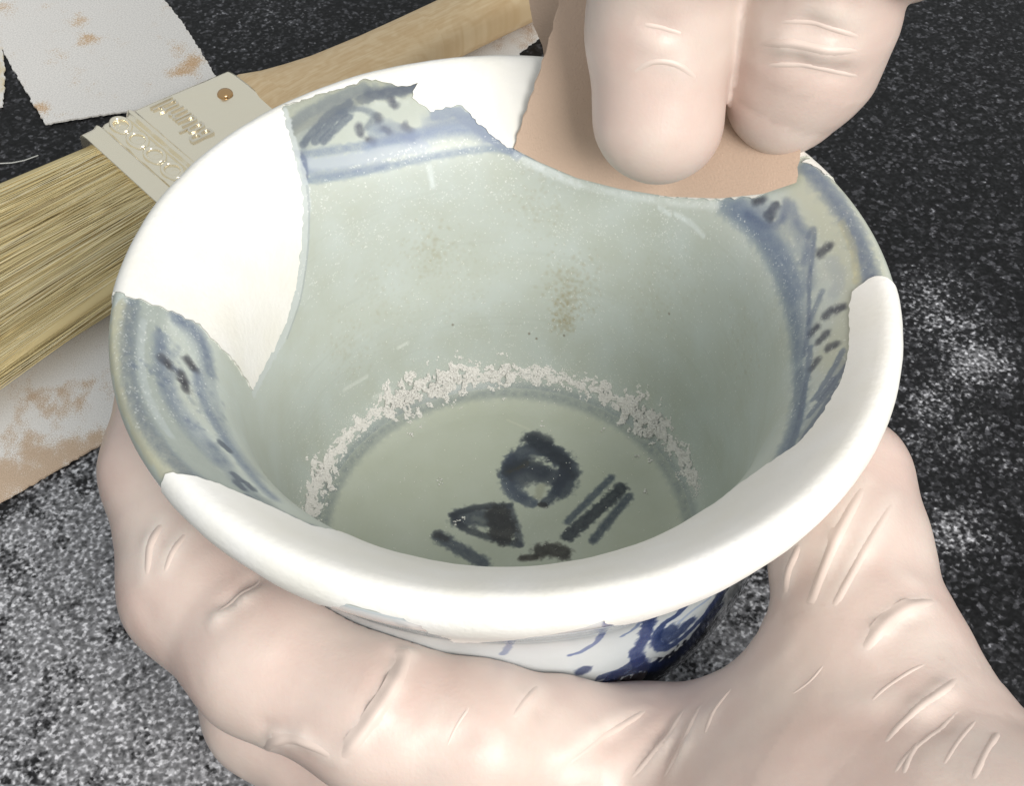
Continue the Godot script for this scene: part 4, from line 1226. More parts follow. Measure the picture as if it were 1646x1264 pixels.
# ---------------------------------------------------------------- the folded sandpaper held at the rim
func make_held_paper() -> void:
	var low := [Vector2(-88.3, 74.26), Vector2(-82.3, 72.58), Vector2(-73.0, 70.99), Vector2(-62.3, 71.03), Vector2(-50.0, 72.80), Vector2(-38.8, 76.20), Vector2(-31.2, 80.46), Vector2(-27.6, 84.56)]
	var top := [Vector3(8.84, 84.09, -53.89), Vector3(13.38, 84.65, -53.01), Vector3(18.79, 85.20, -52.13), Vector3(24.21, 85.48, -51.69), Vector3(29.60, 85.76, -51.25), Vector3(34.88, 86.31, -50.37), Vector3(39.93, 87.42, -48.61), Vector3(43.99, 88.52, -46.85)]
	var m := mat(rgb(194, 170, 151), 0.9)
	m.metallic_specular = 0.2
	with_bump(m, bump_texture(0.09, 3, 101, 256, 8.0), 0.3, 10.0)
	var base: Vector3 = on_bowl(low[3].x, low[3].y)
	var t := thing("sandpaper", "folded brown sandpaper pressed by two gloved fingers against the inside back rim", "sandpaper", base, "")
	var sh := Shape.new()
	var nu := 42
	var nv := 24
	var front := []
	for side in 2:
		for i in nu + 1:
			var f := float(i) / nu * (low.size() - 1)
			var k := mini(int(f), low.size() - 2)
			var a0: Vector3 = on_bowl(low[k].x, low[k].y, 0.8)
			var a1: Vector3 = on_bowl(low[k + 1].x, low[k + 1].y, 0.8)
			var b0: Vector3 = top[k]
			var b1: Vector3 = top[k + 1]
			var a := a0.lerp(a1, smoothstep(0.0, 1.0, f - k) * 0.35 + (f - k) * 0.65)
			var b := b0.lerp(b1, f - k)
			for j in nv + 1:
				var g := float(j) / nv
				var p := a.lerp(b, g) + Vector3(0, 0.1, 0.9) * sin(g * PI) * (2.7 + 0.4 * sin(i * 0.3)) + Vector3(-0.5, 0, 0.2) * sin(g * 7.0 + i * 0.12) * 0.25
				if i == 0 or i == nu:
					p += Vector3(0.5, 0, 0) * sin(j * 2.3) * 0.3
				sh.add(p + Vector3(0, 0.15, -0.45) * side, Vector3(0, 0.3, 1))
	var half := (nu + 1) * (nv + 1)
	for side in 2:
		for i in nu:
			for j in nv:
				var q := side * half + i * (nv + 1) + j
				if side == 0:
					sh.idx.append_array(PackedInt32Array([q, q + 1, q + nv + 1, q + 1, q + nv + 2, q + nv + 1]))
				else:
					sh.idx.append_array(PackedInt32Array([q, q + nv + 1, q + 1, q + 1, q + nv + 1, q + nv + 2]))
	sh.smooth()
	if sh.n[nv / 2 + (nu / 2) * (nv + 1)].z < 0.0:
		for i in range(0, sh.idx.size(), 3):
			var x := sh.idx[i + 1]
			sh.idx[i + 1] = sh.idx[i + 2]
			sh.idx[i + 2] = x
		sh.smooth()
	# the cut edges
	for i in nu:
		for j in [0, nv]:
			var q: int = i * (nv + 1) + j
			sh.flat_quad(sh.v[q], sh.v[q + nv + 1], sh.v[q + nv + 1 + half], sh.v[q + half], Vector3(0, -1 if j == 0 else 1, 0))
	for j in nv:
		for i in [0, nu]:
			var q: int = i * (nv + 1) + j
			sh.flat_quad(sh.v[q], sh.v[q + 1], sh.v[q + 1 + half], sh.v[q + half], Vector3(-1 if i == 0 else 1, 0, 0))
	obj("inner_flap", [sh], [m], base, t)
	# the other half of the fold hangs outside the rim
	var o := Shape.new()
	var rows := [[Vector3(3.23, 80.41, -63.24), Vector3(8.55, 82.60, -59.69)], [Vector3(3.44, 75.72, -60.28), Vector3(8.64, 77.41, -57.67)], [Vector3(4.14, 72.27, -58.70), Vector3(8.73, 73.42, -56.99)], [Vector3(5.62, 69.48, -57.09), Vector3(8.80, 70.06, -56.25)], [Vector3(6.43, 65.22, -53.87), Vector3(8.88, 65.22, -53.87)]]
	var idx := []
	for s in 2:
		for r in rows:
			for k in 7:
				o.add(r[0].lerp(r[1], k / 6.0 * 2.5) + Vector3(0, 0.1, -0.45) * s, Vector3.BACK)
	for s in 2:
		for i in rows.size() - 1:
			for k in 6:
				var q := s * rows.size() * 7 + i * 7 + k
				if s == 0:
					o.idx.append_array(PackedInt32Array([q, q + 1, q + 7, q + 1, q + 8, q + 7]))
				else:
					o.idx.append_array(PackedInt32Array([q, q + 7, q + 1, q + 1, q + 7, q + 8]))
	o.smooth()
	obj("outer_flap", [o], [m], base, t)


# ---------------------------------------------------------------- gloved hands: one continuous skin each
var bone_a := PackedVector3Array()
var bone_e := PackedVector3Array()
var bone_ra := PackedFloat32Array()
var bone_rb := PackedFloat32Array()
var bone_il := PackedFloat32Array()
var bone_chain := PackedInt32Array()               # -1 palm, else number of the digit
var fold_a := PackedVector3Array()
var fold_e := PackedVector3Array()
var fold_w := PackedFloat32Array()
var fold_amp := PackedFloat32Array()
var fold_pale := PackedFloat32Array()
var fold_u0 := PackedFloat32Array()                # where each piece lies along its fold, which fades out at both ends
var fold_du := PackedFloat32Array()
var around_bowl := false
var outer_r := PackedFloat32Array()                # radius of the outside of the bowl at each half millimetre of height
var lumps: FastNoiseLite


func set_hand(palm: Array, digits: Array, folds: Array) -> void:
	bone_a.clear()
	bone_e.clear()
	bone_ra.clear()
	bone_rb.clear()
	bone_il.clear()
	bone_chain.clear()
	fold_a.clear()
	fold_e.clear()
	fold_w.clear()
	fold_amp.clear()
	fold_pale.clear()
	fold_u0.clear()
	fold_du.clear()
	for chain in palm:
		set_chain(chain, -1)
	for i in digits.size():
		set_chain(digits[i], i)
	for f in folds:                                # [points, reach, height, paleness]
		var k: int = f[0].size() - 1
		for i in k:
			fold_a.append(f[0][i])
			fold_e.append(f[0][i + 1] - f[0][i])
			fold_w.append(f[1])
			fold_amp.append(f[2])
			fold_pale.append(f[3])
			fold_u0.append(float(i) / k)
			fold_du.append(1.0 / k)


func set_chain(chain: Array, which: int) -> void:
	for i in chain.size() - 1:
		bone_a.append(chain[i][0])
		var e: Vector3 = chain[i + 1][0] - chain[i][0]
		bone_e.append(e)
		bone_il.append(1.0 / maxf(e.length_squared(), 1e-6))
		bone_ra.append(chain[i][1])
		bone_rb.append(chain[i + 1][1] - chain[i][1])
		bone_chain.append(which)


func field(p: Vector3, act: PackedInt32Array) -> float:
	var dp := 1e3
	var df := 1e3
	var tot := 1e3
	var chain := -1
	for b in act:
		var ch := bone_chain[b]
		if ch != chain:
			if chain >= 0:
				var h1 := maxf(1.8 - absf(tot - df), 0.0)
				tot = minf(tot, df) - h1 * h1 * (0.25 / 1.8)
			chain = ch
			df = 1e3
		var q := p - bone_a[b]
		var e := bone_e[b]
		var t := clampf(q.dot(e) * bone_il[b], 0.0, 1.0)
		var d := (q - e * t).length() - bone_ra[b] - bone_rb[b] * t
		if ch < 0:
			var h := maxf(9.0 - absf(dp - d), 0.0)
			dp = minf(dp, d) - h * h * (0.25 / 9.0)
		else:
			var h := maxf(3.0 - absf(df - d), 0.0)
			df = minf(df, d) - h * h * (0.25 / 3.0)
	if chain >= 0:
		var h1 := maxf(1.8 - absf(tot - df), 0.0)
		tot = minf(tot, df) - h1 * h1 * (0.25 / 1.8)
	var h0 := maxf(7.0 - absf(tot - dp), 0.0)
	tot = minf(tot, dp) - h0 * h0 * (0.25 / 7.0)
	return tot


func skin(p: Vector3, act: PackedInt32Array, folds: PackedInt32Array) -> float:
	var d := field(p, act)
	if absf(d) < 4.0:
		for f in folds:
			var q := p - fold_a[f]
			var e := fold_e[f]
			var t := clampf(q.dot(e) / maxf(e.length_squared(), 1e-6), 0.0, 1.0)
			var m := (q - e * t).length_squared() / (fold_w[f] * fold_w[f])
			if m < 6.0:
				var u := fold_u0[f] + fold_du[f] * t
				d -= fold_amp[f] * exp(-m) * 4.0 * u * (1.0 - u)
		d -= 0.12 * lumps.get_noise_3dv(p)
	if around_bowl:
		var i := int(p.y * 2.0)
		if i >= 0 and i < outer_r.size():
			d = maxf(d, (outer_r[i] - Vector2(p.x, p.z).length() + 0.15) * 0.9)
	return d


func mesh_hand(cell: float, tint: Callable) -> Shape:
	var lo := Vector3.ONE * 1e9
	var hi := -lo
	for b in bone_a.size():
		var r := maxf(bone_ra[b], bone_ra[b] + bone_rb[b]) + 3.0
		for p: Vector3 in [bone_a[b], bone_a[b] + bone_e[b]]:
			lo = lo.min(p - Vector3.ONE * r)
			hi = hi.max(p + Vector3.ONE * r)
	var bs := 4                                    # cells along a block; four blocks along a big block
	var big := bs * 4
	var nb := Vector3i(((hi - lo) / (cell * big)).ceil())
	var nx := nb.x * big + 1
	var ny := nb.y * big + 1
	var nz := nb.z * big + 1
	var val := PackedFloat32Array()
	val.resize(nx * ny * nz)
	val.fill(99.0)
	var done := PackedByteArray()
	done.resize(nx * ny * nz)
	var blocks := []
	var block_act := []
	var block_folds := []
	var half := cell * bs * 0.5
	var diag := half * 1.74
	var none := PackedInt32Array()
	for bz in nb.z:
		for by in nb.y:
			for bx in nb.x:
				var bc := lo + (Vector3(bx, by, bz) + Vector3.ONE * 0.5) * cell * big
				var some := PackedInt32Array()
				for b in bone_a.size():
					var q := bc - bone_a[b]
					var t := clampf(q.dot(bone_e[b]) * bone_il[b], 0.0, 1.0)
					if (q - bone_e[b] * t).length() - bone_ra[b] - bone_rb[b] * t < diag * 4.0 + 9.0:
						some.append(b)
				if some.is_empty():
					continue
				var some_folds := PackedInt32Array()
				for f in fold_a.size():
					var q := bc - fold_a[f]
					var t := clampf(q.dot(fold_e[f]) / maxf(fold_e[f].length_squared(), 1e-6), 0.0, 1.0)
					if (q - fold_e[f] * t).length() < diag * 4.0 + fold_w[f] * 2.5:
						some_folds.append(f)
				for sub in 64:
					var ox := (bx * 4 + (sub & 3)) * bs
					var oy := (by * 4 + ((sub >> 2) & 3)) * bs
					var oz := (bz * 4 + (sub >> 4)) * bs
					var c := lo + Vector3(ox, oy, oz) * cell + Vector3.ONE * half
					var act := PackedInt32Array()
					var near := 1e3
					for b in some:
						var q := c - bone_a[b]
						var t := clampf(q.dot(bone_e[b]) * bone_il[b], 0.0, 1.0)
						var d := (q - bone_e[b] * t).length() - bone_ra[b] - bone_rb[b] * t
						near = minf(near, d)
						if d < diag + 9.0:
							act.append(b)
					if act.is_empty() or near > diag + 4.0:
						continue
					var mid := skin(c, act, none)
					if absf(mid) > diag * 1.1 + 1.2:
						# wholly inside or outside: only the sign matters
						if mid < 0.0:
							for z in bs + 1:
								for y in bs + 1:
									for x in bs + 1:
										var o := ((oz + z) * ny + oy + y) * nx + ox + x
										if done[o] == 0:
											val[o] = -9.0
						continue
					var fl := PackedInt32Array()
					for f in some_folds:
						var q := c - fold_a[f]
						var t := clampf(q.dot(fold_e[f]) / maxf(fold_e[f].length_squared(), 1e-6), 0.0, 1.0)
						if (q - fold_e[f] * t).length() < diag + fold_w[f] * 2.5:
							fl.append(f)
					for z in bs + 1:
						for y in bs + 1:
							for x in bs + 1:
								var o := ((oz + z) * ny + oy + y) * nx + ox + x
								if done[o] == 0:
									done[o] = 1
									val[o] = skin(lo + Vector3(ox + x, oy + y, oz + z) * cell, act, fl)
					blocks.append(Vector3i(ox, oy, oz))
					block_act.append(act)
					block_folds.append(fl)
	var sh := Shape.new()
	var at := PackedInt32Array()
	at.resize(nx * ny * nz)
	at.fill(-1)
	var corner := [0, 1, nx, nx + 1, nx * ny, nx * ny + 1, nx * ny + nx, nx * ny + nx + 1]
	var pairs := [[0, 1], [2, 3], [4, 5], [6, 7], [0, 2], [1, 3], [4, 6], [5, 7], [0, 4], [1, 5], [2, 6], [3, 7]]
	var offs := [Vector3(0, 0, 0), Vector3(1, 0, 0), Vector3(0, 1, 0), Vector3(1, 1, 0), Vector3(0, 0, 1), Vector3(1, 0, 1), Vector3(0, 1, 1), Vector3(1, 1, 1)]
	var cells := PackedInt32Array()
	for bi in blocks.size():
		var b: Vector3i = blocks[bi]
		var act: PackedInt32Array = block_act[bi]
		var fl: PackedInt32Array = block_folds[bi]
		for z in bs:
			for y in bs:
				for x in bs:
					var gx := b.x + x
					var gy := b.y + y
					var gz := b.z + z
					var o := (gz * ny + gy) * nx + gx
					var neg := 0
					for k in 8:
						if val[o + corner[k]] < 0.0:
							neg += 1
					if neg == 0 or neg == 8:
						continue
					var sum := Vector3.ZERO
					var cnt := 0
					for e in pairs:
						var v0 := val[o + corner[e[0]]]
						var v1 := val[o + corner[e[1]]]
						if (v0 < 0.0) != (v1 < 0.0):
							sum += offs[e[0]].lerp(offs[e[1]], v0 / (v0 - v1))
							cnt += 1
					var p := lo + (Vector3(gx, gy, gz) + sum / cnt) * cell
					var g := Vector3.ZERO
					for turn in 2:
						var d := skin(p, act, fl)
						g = Vector3(skin(p + Vector3(0.12, 0, 0), act, fl) - d, skin(p + Vector3(0, 0.12, 0), act, fl) - d, skin(p + Vector3(0, 0, 0.12), act, fl) - d) / 0.12
						if turn == 0:
							p -= g * clampf(d / maxf(g.length_squared(), 0.2), -0.4 * cell, 0.4 * cell)
					at[o] = sh.add(p, g.normalized(), Vector2.ZERO, tint.call(p, fl))
					cells.append(o)
	var step := [1, nx, nx * ny]
	for o in cells:
		for axis in 3:
			var u: int = step[(axis + 1) % 3]
			var w: int = step[(axis + 2) % 3]
			var inside := val[o] < 0.0
			if inside == (val[o + step[axis]] < 0.0):
				continue
			if o - u - w < 0:
				continue
			var a := at[o]
			var b := at[o - u]
			var c := at[o - u - w]
			var d := at[o - w]
			if b < 0 or c < 0 or d < 0:
				continue
			if inside:
				sh.idx.append_array(PackedInt32Array([a, c, b, a, d, c]))
			else:
				sh.idx.append_array(PackedInt32Array([a, b, c, a, c, d]))
	return sh


func fold_tint(p: Vector3, near: PackedInt32Array, base: Color, pale: Color) -> Color:  # whitens folds standing off the skin; thumb streaks also carry painted highlights
	var k := 0.0
	for f in near:
		if fold_pale[f] <= 0.0:
			continue
		var q := p - fold_a[f]
		var e := fold_e[f]
		var t := clampf(q.dot(e) / maxf(e.length_squared(), 1e-6), 0.0, 1.0)
		var m := (q - e * t).length_squared() / (fold_w[f] * fold_w[f])
		if m < 4.0:
			var u := fold_u0[f] + fold_du[f] * t
			k = maxf(k, fold_pale[f] * exp(-m * 1.1) * 4.0 * u * (1.0 - u))
	return base.lerp(pale, k)


func make_hands() -> void:
	# outside radius of the bowl by height, for the skin that presses against it
	outer_r.resize(int(RIM_H * 2.0) - 3)
	outer_r.fill(0.0)
	for i in prof.size():
		if prof_s[i] < rim_s + 0.5 or prof[i].y < 7.5:
			continue
		var j := i - 1
		for k in outer_r.size():
			var y := k * 0.5
			if y <= prof[j].y and y >= prof[i].y and prof[j].y > prof[i].y:
				outer_r[k] = lerpf(prof[j].x, prof[i].x, (prof[j].y - y) / (prof[j].y - prof[i].y))
	lumps = noise(FastNoiseLite.TYPE_SIMPLEX, 0.07, 3, 111)
	var mottle := noise(FastNoiseLite.TYPE_SIMPLEX, 0.05, 3, 112)
	var fine := noise(FastNoiseLite.TYPE_SIMPLEX, 0.9, 2, 113)
	var tint := func(p: Vector3, near: PackedInt32Array) -> Color:
		var t := clampf(0.5 + 0.8 * mottle.get_noise_3dv(p) + 0.12 * fine.get_noise_3dv(p), 0.0, 1.0)
		return fold_tint(p, near, rgb(200, 177, 167).lerp(rgb(206, 190, 180), t).srgb_to_linear(), rgb(228, 219, 209).srgb_to_linear())
	var glove := mat(Color.WHITE, 0.42)
	glove.vertex_color_use_as_albedo = true
	glove.metallic_specular = 0.45
	with_bump(glove, bump_texture(0.035, 5, 114, 512, 6.0), 0.16, 14.0)
	glove.clearcoat_enabled = true
	glove.clearcoat = 0.14
	glove.clearcoat_roughness = 0.38
	glove.subsurf_scatter_enabled = true
	glove.subsurf_scatter_strength = 0.06
	var pleat_mat := mat(rgb(208, 191, 181), 0.45)
	pleat_mat.metallic_specular = 0.45
	# left hand
	var folds := [
		[[Vector3(-10.97, 51.04, 41.09), Vector3(-11.86, 52.22, 42.66), Vector3(-13.02, 53.20, 47.51), Vector3(-14.84, 52.46, 50.78), Vector3(-17.35, 50.14, 53.52), Vector3(-20.14, 46.27, 54.65)], 1.25, 0.41, 0.8],
		[[Vector3(-12.47, 50.82, 40.08), Vector3(-12.98, 52.79, 43.45), Vector3(-14.18, 53.36, 47.60), Vector3(-16.07, 52.42, 50.76), Vector3(-18.86, 49.43, 53.53)], 1.25, -0.24, 0.0],
		[[Vector3(-33.25, 15.35, 6.45), Vector3(-31.32, 53.16, 32.97), Vector3(-33.54, 53.65, 36.07), Vector3(-35.33, 53.11, 37.52)], 1.25, -0.34, 0.0],
		[[Vector3(-29.83, 52.87, 32.77), Vector3(-32.01, 53.86, 35.93), Vector3(-34.83, 53.24, 38.23), Vector3(-36.35, 52.32, 39.23)], 1.25, 0.24, 0.6],
		[[Vector3(46.03, 60.34, 20.89), Vector3(40.59, 58.99, 30.07), Vector3(36.08, 55.62, 39.12)], 1.25, 0.24, 0.75],  # thumb streaks from here: stretched glove plus highlight put into the vertex colour
		[[Vector3(49.45, 59.06, 22.86), Vector3(43.64, 59.22, 32.11), Vector3(38.28, 57.22, 40.18)], 1.25, 0.20, 0.7],
		[[Vector3(36.96, 56.99, 28.11), Vector3(35.24, 53.74, 31.92), Vector3(34.00, 52.24, 35.51)], 1.3, 0.17, 0.7],
		[[Vector3(52.23, 56.56, 38.23), Vector3(47.50, 58.73, 40.56), Vector3(43.79, 58.80, 43.37), Vector3(40.64, 57.88, 46.99)], 1.25, 0.34, 0.8],
		[[Vector3(50.64, 57.73, 40.51), Vector3(46.83, 58.83, 42.10), Vector3(43.93, 58.74, 44.35)], 1.25, -0.17, 0.0],
		[[Vector3(52.22, 57.99, 48.69), Vector3(49.15, 59.38, 51.94), Vector3(46.19, 59.85, 54.19), Vector3(42.76, 60.30, 57.51)], 1.35, 0.34, 0.5],
		[[Vector3(52.27, 58.96, 52.49), Vector3(47.45, 60.95, 57.12), Vector3(42.24, 62.16, 62.23)], 1.35, -0.27, 0.0],
		[[Vector3(21.99, 43.96, 44.59), Vector3(18.93, 44.08, 48.92), Vector3(13.68, 42.24, 55.02)], 1.25, -0.31, 0.0],
		[[Vector3(22.78, 44.87, 45.12), Vector3(19.77, 44.68, 50.09), Vector3(15.08, 42.37, 55.08)], 1.25, 0.24, 0.4],
		[[Vector3(23.78, 45.64, 45.04), Vector3(20.38, 45.38, 51.30), Vector3(17.61, 43.60, 55.87)], 1.25, -0.31, 0.0],
		[[Vector3(24.52, 46.70, 45.84), Vector3(21.35, 46.47, 51.89), Vector3(18.81, 44.85, 56.34)], 1.25, 0.27, 0.5],
		[[Vector3(18.78, 42.71, 44.56), Vector3(12.28, 44.92, 50.06), Vector3(5.83, 44.82, 54.91)], 1.35, -0.31, 0.0],
		[[Vector3(18.12, 42.15, 43.54), Vector3(11.15, 45.53, 49.57), Vector3(5.09, 45.78, 54.37)], 1.35, 0.24, 0.35],
		[[Vector3(5.26, 46.41, 42.91), Vector3(2.90, 49.73, 47.54), Vector3(0.33, 50.58, 51.73)], 1.3, 0.15, 0.4],
		[[Vector3(7.18, 45.83, 43.09), Vector3(4.38, 48.78, 48.66), Vector3(1.78, 49.01, 53.29)], 1.3, -0.14, 0.0],
		[[Vector3(-43.31, 53.97, 21.97), Vector3(-44.99, 52.86, 26.58), Vector3(-45.17, 50.64, 32.64)], 1.35, 0.22, 0.7],
		[[Vector3(-39.68, 53.65, 24.21), Vector3(-41.77, 53.40, 28.42), Vector3(-42.97, 52.04, 32.20)], 1.25, 0.19, 0.6],
		[[Vector3(-8.70, 49.34, 54.27), Vector3(-4.72, 50.91, 52.73), Vector3(-0.03, 50.10, 53.08)], 1.5, -0.15, 0.0],
		[[Vector3(-13.04, 48.21, 55.27), Vector3(-8.72, 51.00, 51.98), Vector3(-6.28, 51.96, 47.60)], 1.4, 0.14, 0.25],
		[[Vector3(-33.06, 27.03, 43.64), Vector3(-27.27, 45.52, 50.34), Vector3(-23.55, 47.78, 51.66), Vector3(-18.17, 47.52, 55.06)], 1.35, 0.34, 0.7],
		[[Vector3(-33.84, 28.90, 41.93), Vector3(-28.33, 46.65, 49.56), Vector3(-25.09, 48.50, 50.18)], 1.25, -0.20, 0.0],
		[[Vector3(45.70, 58.89, 33.71), Vector3(48.41, 58.27, 36.00), Vector3(51.20, 57.02, 36.48)], 1.5, 0.09, 0.2],
		[[Vector3(38.58, 57.11, 48.17), Vector3(43.09, 58.60, 49.47), Vector3(48.95, 58.69, 48.30)], 1.8, -0.09, 0.0],
		[[Vector3(36.78, 56.74, 51.20), Vector3(41.07, 58.66, 53.11), Vector3(45.93, 59.41, 52.36)], 1.8, 0.09, 0.15],
		[[Vector3(26.95, 48.29, 45.40), Vector3(24.43, 48.07, 48.65), Vector3(22.61, 47.98, 52.71)], 1.4, 0.12, 0.3],
		[[Vector3(36.18, 55.78, 40.98), Vector3(33.30, 53.18, 43.22), Vector3(28.38, 49.20, 45.09)], 1.6, 0.07, 0.15],
		[[Vector3(-3.67, 51.80, 49.98), Vector3(-6.53, 50.79, 52.66), Vector3(-8.71, 47.62, 55.74)], 1.6, 0.09, 0.15],
		[[Vector3(9.02, 46.08, 44.97), Vector3(6.61, 47.32, 49.90), Vector3(2.88, 47.10, 54.67)], 1.6, -0.10, 0.0],
		[[Vector3(-25.08, 53.22, 37.58), Vector3(-27.55, 53.40, 42.54), Vector3(-31.17, 51.79, 44.99)], 1.8, 0.07, 0.15],
		[[Vector3(-48.20, 50.38, 27.70), Vector3(-44.42, 49.26, 34.96), Vector3(-39.84, 48.49, 40.35)], 1.8, -0.09, 0.0]]
	set_hand([
		[[Vector3(17.56, 26.00, 45.75), 10.0], [Vector3(37.89, 41.00, 61.01), 15.0], [Vector3(49.78, 41.66, 73.72), 21.0]],
		[[Vector3(13.78, 11.00, 48.06), 9.0], [Vector3(32.06, 34.16, 68.59), 15.0], [Vector3(49.78, 41.66, 73.72), 21.0]],
		[[Vector3(24.46, 31.48, 49.18), 9.5], [Vector3(36.17, 35.82, 48.85), 11.5], [Vector3(45.57, 44.06, 44.19), 11.5]],
		[[Vector3(49.78, 41.66, 73.72), 21.0], [Vector3(56.71, 38.40, 96.74), 24.0]],
	], [
		[[Vector3(17.31, 27.50, 45.09), 10.0], [Vector3(6.74, 36.50, 47.93), 9.4], [Vector3(-3.39, 41.80, 48.48), 9.3], [Vector3(-15.08, 43.40, 46.41), 9.3], [Vector3(-30.04, 44.00, 38.45), 9.4], [Vector3(-40.29, 43.00, 27.18), 9.8], [Vector3(-46.38, 47.50, 10.71), 8.5], [Vector3(-46.15, 54.00, -6.49), 7.4]],
		[[Vector3(15.14, 14.00, 46.60), 9.5], [Vector3(-16.59, 23.50, 45.58), 9.2], [Vector3(-32.30, 23.00, 33.45), 9.2], [Vector3(-40.33, 26.00, 16.30), 8.0], [Vector3(-42.97, 30.00, 1.50), 7.0]],
		[[Vector3(12.42, 9.00, 46.36), 8.6], [Vector3(-16.86, 11.00, 41.72), 8.4], [Vector3(-28.41, 10.50, 27.44), 8.2], [Vector3(-31.95, 10.50, 11.63), 7.2]],
		[[Vector3(26.29, 10.00, 49.45), 8.4], [Vector3(5.96, 9.50, 56.69), 7.6], [Vector3(-12.82, 8.50, 51.43), 7.2], [Vector3(-23.50, 7.80, 40.70), 6.4]],
		[[Vector3(50.68, 43.39, 67.33), 17.0], [Vector3(49.01, 44.31, 54.37), 13.0], [Vector3(44.74, 46.97, 37.98), 10.9], [Vector3(44.45, 49.49, 26.98), 9.9], [Vector3(44.89, 51.82, 16.19), 9.2]],
	], folds)
	around_bowl = true
	var left_base := bone_a[0]
	var left := thing("gloved_hand", "left hand in thin pale glove cupping the bowl from the front", "hand", Vector3(left_base.x, 0, left_base.z))
	obj("glove", [mesh_hand(0.68, tint)], [glove], left.position / MM, left)
